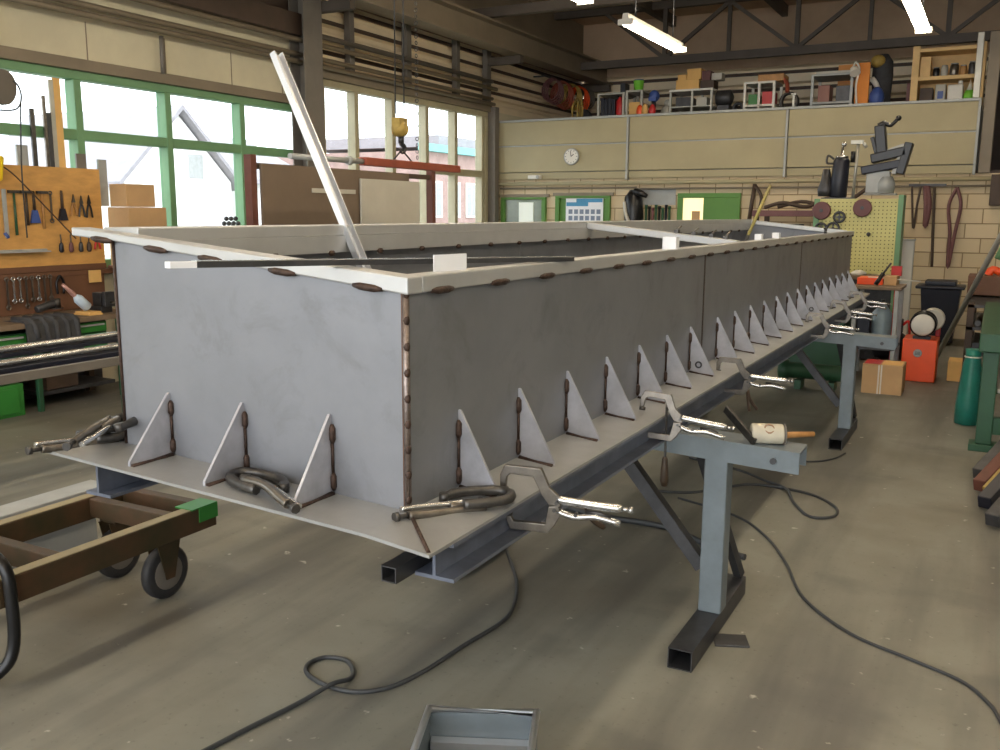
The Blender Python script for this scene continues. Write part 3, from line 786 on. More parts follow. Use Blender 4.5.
t = thing('pliers', 'small dark pliers hanging under the beam behind the front trestle', 'pliers', (-1.0, 4.4, 0.7))
for s in (-1, 1):
    MB().tube(spline([(-1.0, 4.40 + s * 0.006, 0.79), (-0.99, 4.40 + s * 0.02, 0.74), (-0.97 + s * 0.012, 4.41 + s * 0.03, 0.69)], 4), 0.007, 6).build('handle', DKBROWN, t)
tag(MB().obox((-0.775, 3.345, 0.004), (0.13, 0.10, 0.008), (0, 0, 0.4)).build('steel_plate', DARK_STEEL, bev=0.002), 'small steel plate lying on the floor beside the trestle foot', 'plate')

# ---------------------------------------------------------------- cables on the floor
def cable(name, pts, r, m, label, z=None):
    P = [(p[0], p[1], p[2] if len(p) > 2 else r) for p in pts]
    return tag(MB().tube(spline(P, 8), r, 8).build(name, m), label, 'cable')
cable('power_cable', [(-2.35, 4.3), (-2.12, 4.0), (-1.96, 3.75), (-1.76, 3.46), (-1.65, 3.22), (-1.62, 3.05), (-1.65, 2.81), (-1.67, 2.6), (-1.71, 2.43), (-1.79, 2.34), (-1.9, 2.32), (-2.02, 2.35), (-2.07, 2.41), (-2.05, 2.48), (-1.97, 2.5), (-1.9, 2.45), (-1.87, 2.39, 0.012), (-1.885, 2.31, 0.026), (-1.92, 2.19, 0.010), (-1.96, 2.0), (-1.99, 1.83), (-2.05, 1.5), (-2.2, 1.1)], 0.0085, CABLE, 'dark grey cable with a loop on the open floor in front')
cable('welding_cable', [(-2.1, 4.54), (-1.99, 4.5), (-1.76, 4.45), (-1.54, 4.46), (-1.36, 4.44), (-1.15, 4.31), (-0.99, 4.24), (-0.93, 4.22)], 0.016, CABLE, 'thick dark cable on the floor passing behind the front trestle')
cable('power_cable', [(-1.5, 5.0), (-1.13, 4.84), (-0.92, 4.6), (-0.75, 4.27), (-0.6, 3.89), (-0.38, 3.63), (-0.15, 3.51), (0.02, 3.42), (0.1, 3.31), (0.14, 3.2), (0.2, 2.9)], 0.0065, CABLE, 'thin dark cable snaking over the floor to the right frame edge')
cable('power_cable', [(-1.7, 5.05), (-1.47, 5.13), (-1.34, 5.3), (-1.2, 5.47), (-1.02, 5.49), (-0.82, 5.43), (-0.67, 5.25), (-0.66, 5.08), (-0.77, 5.02), (-0.89, 5.22), (-0.98, 5.45, 0.018), (-1.14, 5.6), (-1.33, 5.75), (-1.7, 5.9)], 0.008, CABLE, 'dark cable lying in an open loop right of the trestle')
cable('power_cable', [(-1.8, 5.98), (-1.4, 6.1), (-1.2, 6.15), (-0.97, 6.2), (-0.85, 6.35), (-0.80, 6.55)], 0.006, CABLE, 'thin cable on the floor between the two trestles')

# aluminium tray stool cut by the bottom edge
t = thing('aluminium_tray', 'open aluminium tray box cut by the bottom frame edge', 'tray', (-1.08, 1.86, 0))
A = Vector((-1.25, 1.94, 0)); B = Vector((-0.985, 2.06, 0)); ex = (B - A).normalized(); ey = Vector((ex.y, -ex.x, 0)); W = (B - A).length; D = 0.46
ey = Vector((0.37, -0.93, 0)).normalized()
def tp(u, v, z): return A + ex * (u * W) + ey * (v * D) + Vector((0, 0, z))
MB().prism([tp(0, 0, 0.02), tp(1, 0, 0.02), tp(1, 1, 0.02), tp(0, 1, 0.02)], (0, 0, 0.006)).build('bottom', GREYP, t)
for n_, a_, b_ in (('side', (0, 0), (1, 0)), ('side', (0, 1), (1, 1)), ('side', (0, 0), (0, 1)), ('side', (1, 0), (1, 1))):
    MB().bar(tp(a_[0], a_[1], 0.155), tp(b_[0], b_[1], 0.155), 0.006, 0.27).build(n_, TRESTLE, t)
MB().tube([tp(0, 0, 0.297), tp(1, 0, 0.297), tp(1, 1, 0.297), tp(0, 1, 0.297)], 0.012, 8, closed=True).build('rim', ALU, t)
MB().bar(tp(0.03, 0.045, 0.205), tp(0.97, 0.045, 0.205), 0.03, 0.03).build('rung', ALU, t)

# ---------------------------------------------------------------- cart at the left
t = thing('cart', 'low rusty olive steel cart with rubber wheels under the flange tip', 'cart', (-3.17, 2.2, 0))
H = 0.38
for x in (-3.45, -2.92):
    MB().box(x - 0.03, x + 0.03, 1.80, 2.80, H - 0.10, H).build('side_rail', OLIVE, t, 0.004)
    MB().box(x - 0.026, x + 0.026, 1.81, 2.66 if x > -3 else 2.79, H + 0.0005, H + 0.003).build('worn_top', TAN, t)
for y in (1.83, 2.07, 2.60, 2.775):
    MB().box(-3.42, -2.95, y - 0.025, y + 0.025, H - 0.085, H - 0.003).build('cross_rail', OLIVE, t, 0.003)
MB().box(-2.985, -2.885, 2.66, 2.803, H, H + 0.006).box(-2.889, -2.884, 2.70, 2.803, H - 0.06, H).build('corner_patch', GREEN_B, t)
for x, y in ((-3.0, 2.60), (-3.36, 2.66)):
    yy = min(max(y, 1.9), 2.72)
    c = MB().box(x - 0.05, x + 0.05, yy - 0.045, yy + 0.045, H - 0.115, H - 0.1)
    c.prism([(x - 0.036, yy - 0.065, H - 0.11), (x - 0.036, yy + 0.065, H - 0.11), (x - 0.036, yy + 0.022, 0.09), (x - 0.036, yy - 0.022, 0.09)], (0.005, 0, 0))
    c.prism([(x + 0.031, yy - 0.065, H - 0.11), (x + 0.031, yy + 0.065, H - 0.11), (x + 0.031, yy + 0.022, 0.09), (x + 0.031, yy - 0.022, 0.09)], (0.005, 0, 0))
    c = c.build('caster_fork', OLIVE, t)
    MB().lathe((x - 0.024, yy, 0.115), (1, 0, 0), [(0, 0.080), (0.002, 0.100), (0.008, 0.113), (0.024, 0.115), (0.040, 0.113), (0.046, 0.100), (0.048, 0.080)], 28).build('tyre', RUBBER, c)
    MB().lathe((x - 0.0255, yy, 0.115), (1, 0, 0), [(0, 0.030), (0, 0.070), (0.004, 0.080), (0.047, 0.080), (0.051, 0.070), (0.051, 0.030)], 24).cyl((x - 0.032, yy, 0.115), (x + 0.032, yy, 0.115), 0.014, n=10).build('hub', POST_GREY, c)
MB().tube(spline([(-3.25, 1.83, 0.45), (-3.0, 1.83, 0.46), (-2.89, 1.83, 0.42), (-2.87, 1.83, 0.30), (-2.87, 1.825, 0.15), (-2.885, 1.79, 0.07), (-2.95, 1.72, 0.028), (-3.15, 1.58, 0.024)], 4), 0.021, 10).build('bent_tube', BLACK, t)
# long grey rail behind the cart
tag(MB().box(-3.72, -3.58, 1.2, 2.82, 0.30, 0.36).box(-3.715, -3.70, 1.2, 2.82, 0, 0.30).build('flat_rail', GREYP, bev=0.004), 'pale grey steel rail running along the far side of the cart', 'rail')

# ---------------------------------------------------------------- steel stock on the green rack at the left
t = thing('stock_rack', 'green legged rack holding the bright steel tubes', 'rack', (-5.1, 4.2, 0))
for y in (2.6, 4.35, 5.6):
    MB().box(-5.35, -4.85, y - 0.03, y + 0.03, 0.60, 0.66).build('cross_arm', GREEN_D, t, 0.004)
    for x in (-5.3, -4.9):
        MB().box(x - 0.025, x + 0.025, y - 0.025, y + 0.025, 0, 0.60).build('leg', GREEN_D, t, 0.003)
MB().box(-4.87, -4.83, 2.0, 6.0, 0.662, 0.715).build('rail', POST_GREY, t, 0.003)
for i, (x, z, lb) in enumerate(((-5.12, 0.815, 'upper bright steel tube on the green rack at the left edge'), (-5.02, 0.752, 'lower bright steel tube on the green rack at the left edge'), (-5.20, 0.69, 'dark steel tube tucked under the two bright tubes'))):
    r = 0.020
    tag(MB().tube([(x, 1.9, z), (x, 6.2, z)], r, 14).build('steel_tube', RAW if i < 2 else NAVY), lb, 'tube')
tag(MB().box(-5.20, -5.06, 1.9, 6.2, 0.774, 0.794).build('packing_strip', NAVY), 'dark flat bar lying under the upper bright tube', 'bar')
tag(MB().box(-5.08, -4.95, 1.9, 6.2, 0.662, 0.730).build('flat_steel_bar', NAVY, bev=0.003), 'dark flat steel bar beside the bright tubes on the green rack', 'bar')

# ---------------------------------------------------------------- work bench and tool boards by the green window
t = thing('workbench', 'long wooden workbench with green drawers below the tool board', 'workbench', (-7.0, 4.7, 0))
MB().box(-7.30, -6.72, 2.2, 5.75, 0.70, 0.745).build('bench_top', BENCHW, t, 0.006)
MB().box(-7.29, -7.27, 2.25, 5.72, 0.02, 0.70).build('back_panel', DARK_STEEL, t)  # dark sheet added to imitate the shade under the bench
MB().box(-7.26, -6.83, 4.78, 5.50, 0.12, 0.15).build('lower_shelf', DARK_STEEL, t)
for y in (2.4, 4.74, 5.55):
    MB().box(-6.82, -6.78, y - 0.02, y + 0.02, 0, 0.70).build('leg', GREEN_D, t, 0.003)
    MB().box(-7.26, -7.20, y - 0.03, y + 0.03, 0, 0.70).build('leg', WOOD_D, t, 0.003)
for a, b, z0, z1 in ((5.0, 5.42, 0.40, 0.69), (3.6, 4.66, 0.30, 0.66)):
    MB().box(-7.2, -6.80, a, b, z0, z1).build('drawer_case', GREEN_D, t, 0.004)
    n = 3 if a > 4.9 else 2
    for k in range(n):
        za = z0 + (z1 - z0) * k / n; zc = z0 + (z1 - z0) * (k + 1) / n
        dr = MB().box(-6.80, -6.775, a + 0.015, b - 0.015, za + 0.008, zc - 0.008).build('drawer', GREEN_B, t, 0.003)
        MB().box(-6.775, -6.755, a + 0.05, b - 0.05, zc - 0.035, zc - 0.02).build('handle', GREYP, dr)
t = thing('green_cabinet', 'bright green steel cabinet standing on the floor at the left edge', 'cabinet', (-6.95, 4.0, 0))
MB().box(-7.15, -6.80, 3.5, 4.60, 0, 0.26).build('body', GREEN_B, t, 0.006)
MB().box(-6.80, -6.785, 3.55, 4.55, 0.03, 0.23).build('door', GREEN_B, t, 0.004)
# folded cloth over the bench edge
m = MB()
yc = [4.60, 4.72, 4.80, 4.90, 5.0, 5.08]
for k in range(5):
    a, b = yc[k], yc[k + 1]; bl = (0.60, 0.52, 0.44, 0.38, 0.46)[k]
    m.prism([(-7.0, a, 0.747), (-6.74, a, 0.765), (-6.70, a, 0.74), (-6.685, a, bl), (-6.70, a, bl), (-6.715, a, 0.735), (-6.75, a, 0.749)], (0, b - a + 0.006, 0))
    m.tube([(-6.95, (a + b) / 2, 0.762), (-6.73, (a + b) / 2, 0.762), (-6.695, (a + b) / 2 + 0.01, 0.72), (-6.685, (a + b) / 2 + 0.03, bl + 0.02)], 0.022, 8)
tag(m.build('work_jacket', CLOTH), 'charcoal work jacket draped over the bench edge', 'jacket')
# bench clutter
t = thing('spray_bottle', 'clear bottle with a pink and chrome nozzle on the bench', 'bottle', (-6.9, 5.22, 0.745))
MB().lathe((-6.86, 5.30, 0.80), (-0.1, -0.6, 0.62), [(0, 0.030), (0.01, 0.042), (0.12, 0.042), (0.16, 0.018)], 14).build('body', mat('pale_blue_plastic', rgb(190, 206, 220), 0.3, 0, 0.05), t)
MB().lathe((-6.876, 5.204, 0.90), (-0.1, -0.6, 0.62), [(0, 0.018), (0.05, 0.022), (0.10, 0.016), (0.16, 0.014)], 10).build('nozzle', mat('pink_chrome', rgb(206, 160, 150), 0.3, 0.5, 0.2, 20), t)
tag(MB().box(-6.95, -6.75, 5.22, 5.36, 0.745, 0.76).box(-6.94, -6.76, 5.23, 5.35, 0.76, 0.775).build('notebook', CARD_L, bev=0.002), 'small orange and white notebook lying under the tipped bottle', 'notebook')
t = thing('bench_vice', 'dark bench vice at the far end of the workbench', 'vice', (-6.9, 5.5, 0.745))
MB().box(-7.0, -6.85, 5.42, 5.54, 0.745, 0.80).box(-6.98, -6.87, 5.44, 5.52, 0.80, 0.92).build('body', DARK_STEEL, t, 0.006)
MB().box(-6.84, -6.80, 5.43, 5.53, 0.80, 0.93).build('jaw', DARK_STEEL, t, 0.004)
MB().cyl((-6.80, 5.48, 0.84), (-6.70, 5.48, 0.84), 0.012, n=8).cyl((-6.70, 5.42, 0.84), (-6.70, 5.54, 0.84), 0.006, n=6).build('handle', TOOL, t)
t = thing('grinder', 'small dark angle grinder standing against the lower board', 'grinder', (-7.1, 5.08, 0.745))
MB().lathe((-7.1, 4.98, 0.80), (0, 1, 0.25), [(0, 0.028), (0.02, 0.034), (0.14, 0.034), (0.20, 0.026)], 12).build('body', DARK_STEEL, t)
MB().cyl((-7.1, 5.17, 0.88), (-7.1, 5.17, 0.80), 0.036, n=12).cyl((-7.1, 5.17, 0.80), (-7.1, 5.17, 0.792), 0.055, n=18).build('disc', TOOL_D, t)
# boards
t = thing('tool_board', 'orange plywood board hung with pliers and hand tools', 'tool board', (-7.3, 4.3, 1.15))
MB().box(-7.32, -7.30, 2.4, 5.86, 1.15, 2.00).build('panel', PLY, t, 0.003)
MB().box(-7.30, -7.27, 3.2, 5.25, 1.285, 1.30).box(-7.29, -7.22, 3.2, 5.25, 1.275, 1.285).build('shelf_rail', GREYP, t)
MB().box(-7.32, -7.29, 2.4, 5.86, 1.10, 1.15).build('bottom_edge', BROWNB, t)
tag(MB().box(-7.325, -7.305, 2.2, 5.84, 0.745, 1.10).build('lower_board', BROWNB, bev=0.003), 'dark brown hardboard behind the bench, below the orange board', 'board')
X = -7.285
def hang(name, cat, y, z, ln, kind, m, m2, label):
    t = thing(name, label, cat, (X, y, z - ln))
    if kind == 'pliers':
        for s in (-1, 1):
            MB().tube(spline([(X, y, z - ln * 0.35), (X, y + s * 0.018, z - ln * 0.6), (X, y + s * 0.030, z - ln)], 4), 0.009, 6).build('handle', m2, t)
        MB().prism([(X - 0.006, y - 0.018, z - ln * 0.38), (X - 0.006, y + 0.018, z - ln * 0.38), (X - 0.006, y + 0.012, z - 0.05), (X - 0.006, y, z), (X - 0.006, y - 0.012, z - 0.05)], (0.014, 0, 0)).build('jaw', m, t)
    elif kind == 'driver':
        MB().cyl((X, y, z), (X, y, z - ln * 0.5), 0.006, n=8).build('shaft', m, t)
        MB().lathe((X, y, z - ln * 0.45), (0, 0, -1), [(0, 0.010), (0.02, 0.018), (ln * 0.45, 0.022), (ln * 0.55, 0.012)], 10).build('handle', m2, t)
    elif kind == 'brush':
        MB().tube([(X, y, z), (X, y, z - ln * 0.6)], [0.010, 0.013], 8).build('handle', m2, t)
        MB().prism([(X - 0.012, y - 0.02, z - ln * 0.6), (X - 0.012, y + 0.02, z - ln * 0.6), (X - 0.012, y + 0.045, z - ln), (X - 0.012, y - 0.045, z - ln)], (0.024, 0, 0)).build('bristles', m, t)
    elif kind == 'saw':
        MB().bar((X, y, z), (X, y, z - ln), 0.01, 0.035, (0, 1, 0)).build('blade', m, t)
        MB().tube([(X, y - 0.02, z - ln * 0.9), (X, y + 0.01, z - ln)], 0.014, 6).build('handle', m2, t)
    elif kind == 'hammer':
        MB().tube([(X, y, z - 0.02), (X, y, z - ln)], [0.009, 0.012], 8).build('handle', m2, t)
        MB().bar((X, y - 0.05, z - 0.02), (X, y + 0.05, z - 0.02), 0.024, 0.024).build('head', m, t)
    elif kind == 'wrench':
        MB().bar((X, y, z - 0.02), (X, y, z - ln), 0.008, 0.016, (0, 1, 0)).build('shaft', m, t)
        MB().torus((X, y, z - 0.015), (1, 0, 0), 0.016, 0.006, 12, 6).torus((X, y, z - ln), (1, 0, 0), 0.018, 0.006, 12, 6).build('ring', m, t)
    return t
hang('hand_saw', 'saw', 4.90, 1.80, 0.40, 'saw', GREYP, BLUEP, 'hand saw leftmost on the upper row of the orange board')
hang('hammer', 'hammer', 4.99, 1.80, 0.38, 'hammer', TOOL_D, GREEN_D, 'green handled hammer second on the orange board upper row')
hang('hammer', 'hammer', 5.10, 1.80, 0.30, 'hammer', TOOL_D, WOOD_D, 'wooden handled hammer left of the blue brush on the board')
hang('hand_brush', 'brush', 5.17, 1.79, 0.27, 'brush', BLUEP, WOOD_D, 'hand brush with blue bristles on the orange board')
hang('hammer', 'hammer', 5.25, 1.80, 0.33, 'hammer', TOOL_D, WOODH, 'light handled hammer right of the blue brush on the board')
hang('wrench', 'wrench', 5.33, 1.79, 0.25, 'wrench', TOOL, TOOL, 'long wrench alone in the middle of the orange board')
hang('hand_brush', 'brush', 5.44, 1.80, 0.26, 'brush', NAVY, DKBROWN, 'dark brush with a flared navy end on the orange board')
hang('pliers', 'pliers', 5.555, 1.77, 0.19, 'pliers', TOOL, WOODH, 'steel pliers with open jaws right of the navy brush')
hang('pliers', 'pliers', 5.635, 1.76, 0.19, 'pliers', TOOL_D, DARK_STEEL, 'dark pliers second from the board right edge, upper row')
hang('pliers', 'pliers', 5.715, 1.765, 0.20, 'pliers', BLACK, BLACK, 'black pliers last on the upper row of the orange board')
for y, m2, lb in ((5.40, NAVY, 'blue black'), (5.50, MAROON, 'maroon'), (5.60, DARK_STEEL, 'grey'), (5.685, DKBROWN, 'brown')):
    hang('screwdriver', 'screwdriver', y, 1.42, 0.16, 'driver', TOOL, m2, lb + ' handled screwdriver in the short lower row of the orange board')
hang('pliers', 'pliers', 5.775, 1.41, 0.13, 'pliers', REDP, REDP, 'small red pliers at the end of the lower row')
for k in range(8):
    hang('wrench', 'wrench', 4.86 + 0.058 * k, 1.07, 0.20 if k % 3 else 0.25, 'wrench', RAW if k in (1, 2, 5) else TOOL, TOOL, 'wrench in the row hanging on the dark brown lower board')
for o in list(C.objects):
    if o.get('label', '').startswith('wrench in the row'): o['group'] = 'wrenches on the lower board'
t = thing('pliers', 'black round nosed pliers on the dark brown lower board', 'pliers', (X, 5.36, 0.85))
for s in (-1, 1):
    MB().tube(spline([(X, 5.36, 1.06), (X, 5.36 + s * 0.035, 1.0), (X, 5.36 + s * 0.03, 0.9)], 4), 0.011, 6).build('handle', BLACK, t)
tag(MB().box(-7.29, -7.27, 5.66, 5.78, 0.98, 1.09).build('paper_slip', CARD_L), 'pale paper slip pinned at the right end of the lower board', 'paper')
# things along the sill
def carton(name, x0, x1, y0, y1, z0, z1, m, label, cat='cardboard box', tape=True):
    t = thing(name, label, cat, ((x0 + x1) / 2, (y0 + y1) / 2, z0))
    MB().box(x0, x1, y0, y1, z0, z1).build('carton', m, t, 0.004)
    if tape:
        xm = (x0 + x1) / 2
        MB().box(x0 + 0.002, x1 - 0.002, (y0 + y1) / 2 - 0.02, (y0 + y1) / 2 + 0.02, z1 + 0.0005, z1 + 0.002).build('tape', TAPE, t)
    return t
tag(MB().box(-7.32, -6.98, 5.90, 6.5, 1.10, 1.125).box(-7.3, -7.0, 5.95, 5.98, 0.0, 1.10).box(-7.3, -7.0, 6.42, 6.45, 0, 1.10).build('side_shelf', BROWNB, bev=0.003), 'brown shelf at the end of the tool board carrying cartons', 'shelf')
carton('cardboard_box', -7.30, -7.02, 5.92, 6.36, 1.125, 1.66, CARD, 'lower brown cardboard box stacked by the green window')
carton('cardboard_box', -7.28, -7.06, 5.94, 6.27, 1.664, 1.87, CARD, 'upper brown cardboard box stacked by the green window')
for y, zt, r, m, lb in ((5.25, 2.48, 0.020, TOOL_D, 'short dark steel bar, leftmost standing behind the orange board'), (5.37, 2.60, 0.014, TOOL, 'thin steel bar standing behind the orange board'), (5.41, 2.46, 0.020, DARK_STEEL, 'dark steel bar just right of the thin one behind the board'), (5.505, 2.76, 0.034, CARD_L, 'tall pale brown batten standing against the green mullion'), (5.45, 2.74, 0.022, SHELFM, 'tall pale steel bar beside the brown batten at the mullion')):
    tag(MB().bar((-7.335, y, 1.15), (-7.335, y, zt), 0.018, r * 2, (0, 1, 0)).build('stock_bar', m), lb, 'bar')
tag(MB().bar((-7.335, 5.13, 1.15), (-7.335, 5.13, 2.17), 0.02, 0.10, (0, 1, 0)).build('grey_board_offcut', GREYP), 'grey offcut standing behind the board at left', 'board')
tag(MB().bar((-7.335, 5.70, 1.15), (-7.335, 5.70, 2.13), 0.02, 0.10, (0, 1, 0)).build('grey_board_offcut', POST_GREY), 'grey offcut right of the mullion, nearer one', 'board')
tag(MB().bar((-7.335, 5.92, 1.67), (-7.335, 5.92, 2.09), 0.02, 0.09, (0, 1, 0)).build('grey_board_offcut', GREYP), 'grey offcut right of the mullion, farther one', 'board')
t = thing('face_shield', 'yellow face shield hung at the left end of the tool board', 'face shield', (-7.2, 4.74, 1.75))
MB().prism([(-7.28, 4.55, 1.82), (-7.28, 4.84, 1.86), (-7.28, 4.87, 2.06), (-7.28, 4.55, 2.08)], (0.10, 0, 0)).build('visor', YEL, t, 0.02)
MB().tube(spline([(-7.2, 4.85, 1.98), (-7.22, 4.98, 1.9), (-7.24, 5.3, 1.6), (-7.24, 5.52, 1.38)], 5), 0.006, 6).build('strap', DKBROWN, t)
t = thing('work_lamp', 'round grey work lamp with a looping cable at the upper left edge', 'lamp', (-6.8, 4.62, 2.4))
MB().lathe((-6.88, 4.62, 2.56), (1, 0.3, -0.1), [(0, 0.05), (0.02, 0.10), (0.07, 0.135), (0.10, 0.13)], 20).build('shade', POST_GREY, t)
MB().tube(spline([(-6.85, 4.62, 2.66), (-7.0, 4.55, 2.95), (-7.25, 4.5, 3.30)], 5), 0.012, 6).build('arm', DARK_STEEL, t)
MB().tube(spline([(-6.85, 4.66, 2.62), (-6.8, 4.75, 2.60), (-6.8, 4.79, 2.50), (-6.8, 4.74, 2.40), (-6.82, 4.60, 2.38)], 6), 0.007, 6).tube(spline([(-6.8, 4.79, 2.52), (-6.95, 4.87, 2.3), (-7.1, 4.95, 1.9), (-7.2, 5.02, 1.4)], 6), 0.006, 6).build('cord', CABLE, t)
t = thing('sill_plant', 'little dark sprig on the sill near the green corner post', 'plant', (-7.34, 7.55, 1.1))
MB().lathe((-7.34, 7.55, 1.10), (0, 0, 1), [(0, 0.05), (0.10, 0.07), (0.12, 0.065)], 12).build('pot', POST_GREY, t)
m = MB().tube([(-7.34, 7.55, 1.2), (-7.34, 7.55, 1.50)], 0.012, 6)
for k in range(7):
    m.sph((-7.34, 7.43 + 0.035 * k, 1.50 + 0.05 * (k % 2)), 0.026, (1, 1, 1), 8)
m.build('foliage', DARK_STEEL, t)

# ---------------------------------------------------------------- sheet rack and hoist before the tall window
t = thing('sheet_rack', 'rust red steel frame holding large boards before the tall window', 'rack', (-5.7, 7.4, 0))
for y in (6.02, 8.86):
    MB().box(-5.66, -5.58, y - 0.035, y + 0.035, 0, 2.10).build('post', RUST, t, 0.004)
    MB().box(-6.1, -5.3, y - 0.04, y + 0.04, 0.06, 0.14).build('foot', RUST, t, 0.004)
MB().box(-5.655, -5.60, 6.07, 8.81, 1.985, 2.035).build('top_rail', DKBROWN, t, 0.004)
MB().box(-5.655, -5.60, 6.07, 8.81, 0.20, 0.28).build('bottom_rail', RUST, t, 0.004)
tag(MB().box(-5.595, -5.57, 6.10, 8.35, 0.282, 2.03).build('brown_board', PANELB, bev=0.003), 'large grey brown board standing in the rust red rack', 'board')
tag(MB().box(-5.56, -5.535, 7.46, 8.50, 0.05, 1.95).build('white_board', WBOARD, bev=0.003), 'off white board leaning in front of the large brown board', 'board')
tag(MB().box(-5.569, -5.562, 6.75, 7.40, 1.80, 1.84).build('chalk_strip', WBOARD), 'narrow pale strip across the upper part of the brown board', 'strip')
t = thing('chain_hoist', 'dusty yellow hook block hanging on chains from the roof', 'hoist', (-4.6, 6.8, 2.1))
m = MB()
for y in (6.70, 6.83):
    z = 5.15
    m.tube([(-4.6, y, 2.45), (-4.6, y + 0.02, 5.2)], 0.006, 6)
m.build('chain', DARK_STEEL, t)
m = MB()
for k in range(58):
    z = 2.05 + k * 0.054
    m.torus((-4.6, 7.03, z), (1, 0, 0) if k % 2 else (0, 1, 0), 0.016, 0.004, 8, 4)
m.build('hand_chain', DARK_STEEL, t)
MB().lathe((-4.66, 6.77, 2.33), (1, 0, 0), [(0, 0.04), (0.01, 0.062), (0.05, 0.068), (0.10, 0.062), (0.12, 0.04)], 18).box(-4.64, -4.56, 6.70, 6.82, 2.34, 2.42).build('block', HOOKY, t)
MB().cyl((-4.6, 6.78, 2.27), (-4.6, 6.78, 2.21), 0.026, n=10).tube(spline([(-4.6, 6.78, 2.24), (-4.6, 6.785, 2.205), (-4.6, 6.82, 2.19), (-4.6, 6.828, 2.16), (-4.6, 6.79, 2.137), (-4.6, 6.75, 2.155)], 5), [0.020] * 20 + [0.016, 0.014, 0.012, 0.011, 0.009, 0.007], 8).build('hook', DARK_STEEL, t)
t = thing('spreader_bar', 'long orange red lifting bar hanging level from the hook', 'lifting beam', (-4.6, 6.6, 2.0))
MB().box(-4.64, -4.56, 6.22, 7.72, 2.00, 2.065).build('bar', RED_T, t, 0.005)
MB().cyl((-4.6, 5.34, 2.025), (-4.6, 6.22, 2.03), 0.022, n=10).cyl((-4.6, 6.02, 2.028), (-4.6, 6.06, 2.028), 0.035, n=10).build('extension_tube', GREYP, t)
MB().tube([(-4.6, 6.66, 2.065), (-4.6, 6.785, 2.155)], 0.007, 6).tube([(-4.6, 6.94, 2.065), (-4.6, 6.795, 2.155)], 0.007, 6).build('sling', DARK_STEEL, t)

# ---------------------------------------------------------------- things on the block wall
YW = 13.55
t = thing('wall_clock', 'round white clock on the beige mezzanine front', 'clock', (-5.97, 13.5, 2.37))
MB().lathe((-5.97, 13.529, 2.50), (0, -1, 0), [(0, 0.12), (0.03, 0.13), (0.045, 0.125), (0.045, 0.112)], 28).build('case', GREYP, t)
MB().cyl((-5.97, 13.484, 2.50), (-5.97, 13.482, 2.50), 0.112, n=28).build('dial', WHITEP, t)
m = MB()
for k in range(12):
    a = k * PI / 6
    m.obox((-5.97 + math.sin(a) * 0.095, 13.480, 2.50 + math.cos(a) * 0.095), (0.007, 0.002, 0.02), (0, a, 0))
m.build('hour_marks', BLACK, t)
MB().bar((-5.97, 13.478, 2.50), (-5.925, 13.478, 2.535), 0.003, 0.010, (0, 0, 1)).bar((-5.97, 13.477, 2.50), (-5.98, 13.477, 2.585), 0.003, 0.008, (0, 0, 1)).build('hands', BLACK, t)
t = thing('emergency_light', 'small white emergency lamp under the mezzanine front at left', 'lamp', (-6.62, 13.5, 2.16))
MB().box(-6.72, -6.50, 13.48, 13.548, 2.165, 2.225).build('housing', WHITEP, t, 0.008)
MB().cyl((-6.54, 13.478, 2.195), (-6.54, 13.46, 2.195), 0.028, n=12).build('lens', GREYP, t)
tag(MB().tube([(-7.25, 13.50, 2.09), (3.1, 13.50, 2.09)], 0.03, 10).build('heating_pipe', FASCIA), 'long beige pipe running below the mezzanine front', 'pipe')
tag(MB().tube([(-7.25, 13.54, 2.02), (-4.9, 13.54, 2.02), (-4.9, 13.54, 2.0), (3.1, 13.54, 2.0)], 0.014, 8).build('conduit', GIRDER), 'thin conduit on the block wall just below the beige pipe', 'conduit')
# planning calendar in the second small window
t = thing('wall_calendar', 'blue and white year calendar on the green panel', 'calendar', (-5.8, 13.57, 1.3))
MB().box(-6.08, -5.45, 13.565, 13.583, 1.25, 1.86).build('sheet', WHITE, t)
MB().box(-6.07, -5.70, 13.56, 13.5645, 1.74, 1.80).box(-5.90, -5.46, 13.561, 13.5645, 1.80, 1.855).build('blue_strip', mat('print_blue', rgb(70, 140, 180), 0.6), t)
m = MB()
for r in range(4):
    for c in range(6):
        m.box(-6.03 + 0.095 * c, -5.965 + 0.095 * c, 13.56, 13.5645, 1.62 - 0.10 * r, 1.69 - 0.10 * r)
m.build('month_blocks', mat('faded_print', rgb(120, 132, 152), 0.6), t)
# welding rods and coats by the wall
t = thing('work_coat', 'dark coat with a pale stripe hung on the block wall', 'coat', (-4.92, 13.45, 1.0))
MB().lathe((-4.93, 13.47, 1.98), (0.05, 0, -1), [(0, 0.05), (0.10, 0.13), (0.3, 0.15), (0.7, 0.14), (0.95, 0.12)], 14).build('body', BLACK, t)
MB().tube(spline([(-4.88, 13.40, 1.96), (-4.78, 13.38, 1.93), (-4.68, 13.40, 1.88)], 4), [0.05] * 5 + [0.045, 0.04, 0.035, 0.03], 8).build('sleeve', BLACK, t)
MB().tube(spline([(-5.02, 13.36, 1.80), (-4.98, 13.32, 1.62), (-4.90, 13.31, 1.45)], 4), 0.028, 6).build('stripe', WBOARD, t)
tag(MB().box(-5.0, -4.30, 13.585, 13.599, 1.76, 1.99).build('notice_sheet', GREYP), 'grey sheet pinned to the wall above the welding rods', 'notice')
for k in range(8):
    x = -4.72 + 0.052 * k
    tag(MB().cyl((x, 13.49, 0.9), (x, 13.49, 1.72 - 0.02 * (k % 3)), 0.019, n=8).cyl((x, 13.49, 1.72 - 0.02 * (k % 3)), (x, 13.49, 1.76 - 0.02 * (k % 3)), 0.024, n=8).build('rod_tube', (GREEN_D, BLACK, MAROON, GREEN_D, BLACK, GREEN_D, NAVY, GREEN_D)[k]), 'dark tube in the row of tubes standing below the grey sheet', 'tube', 'tubes along the block wall')
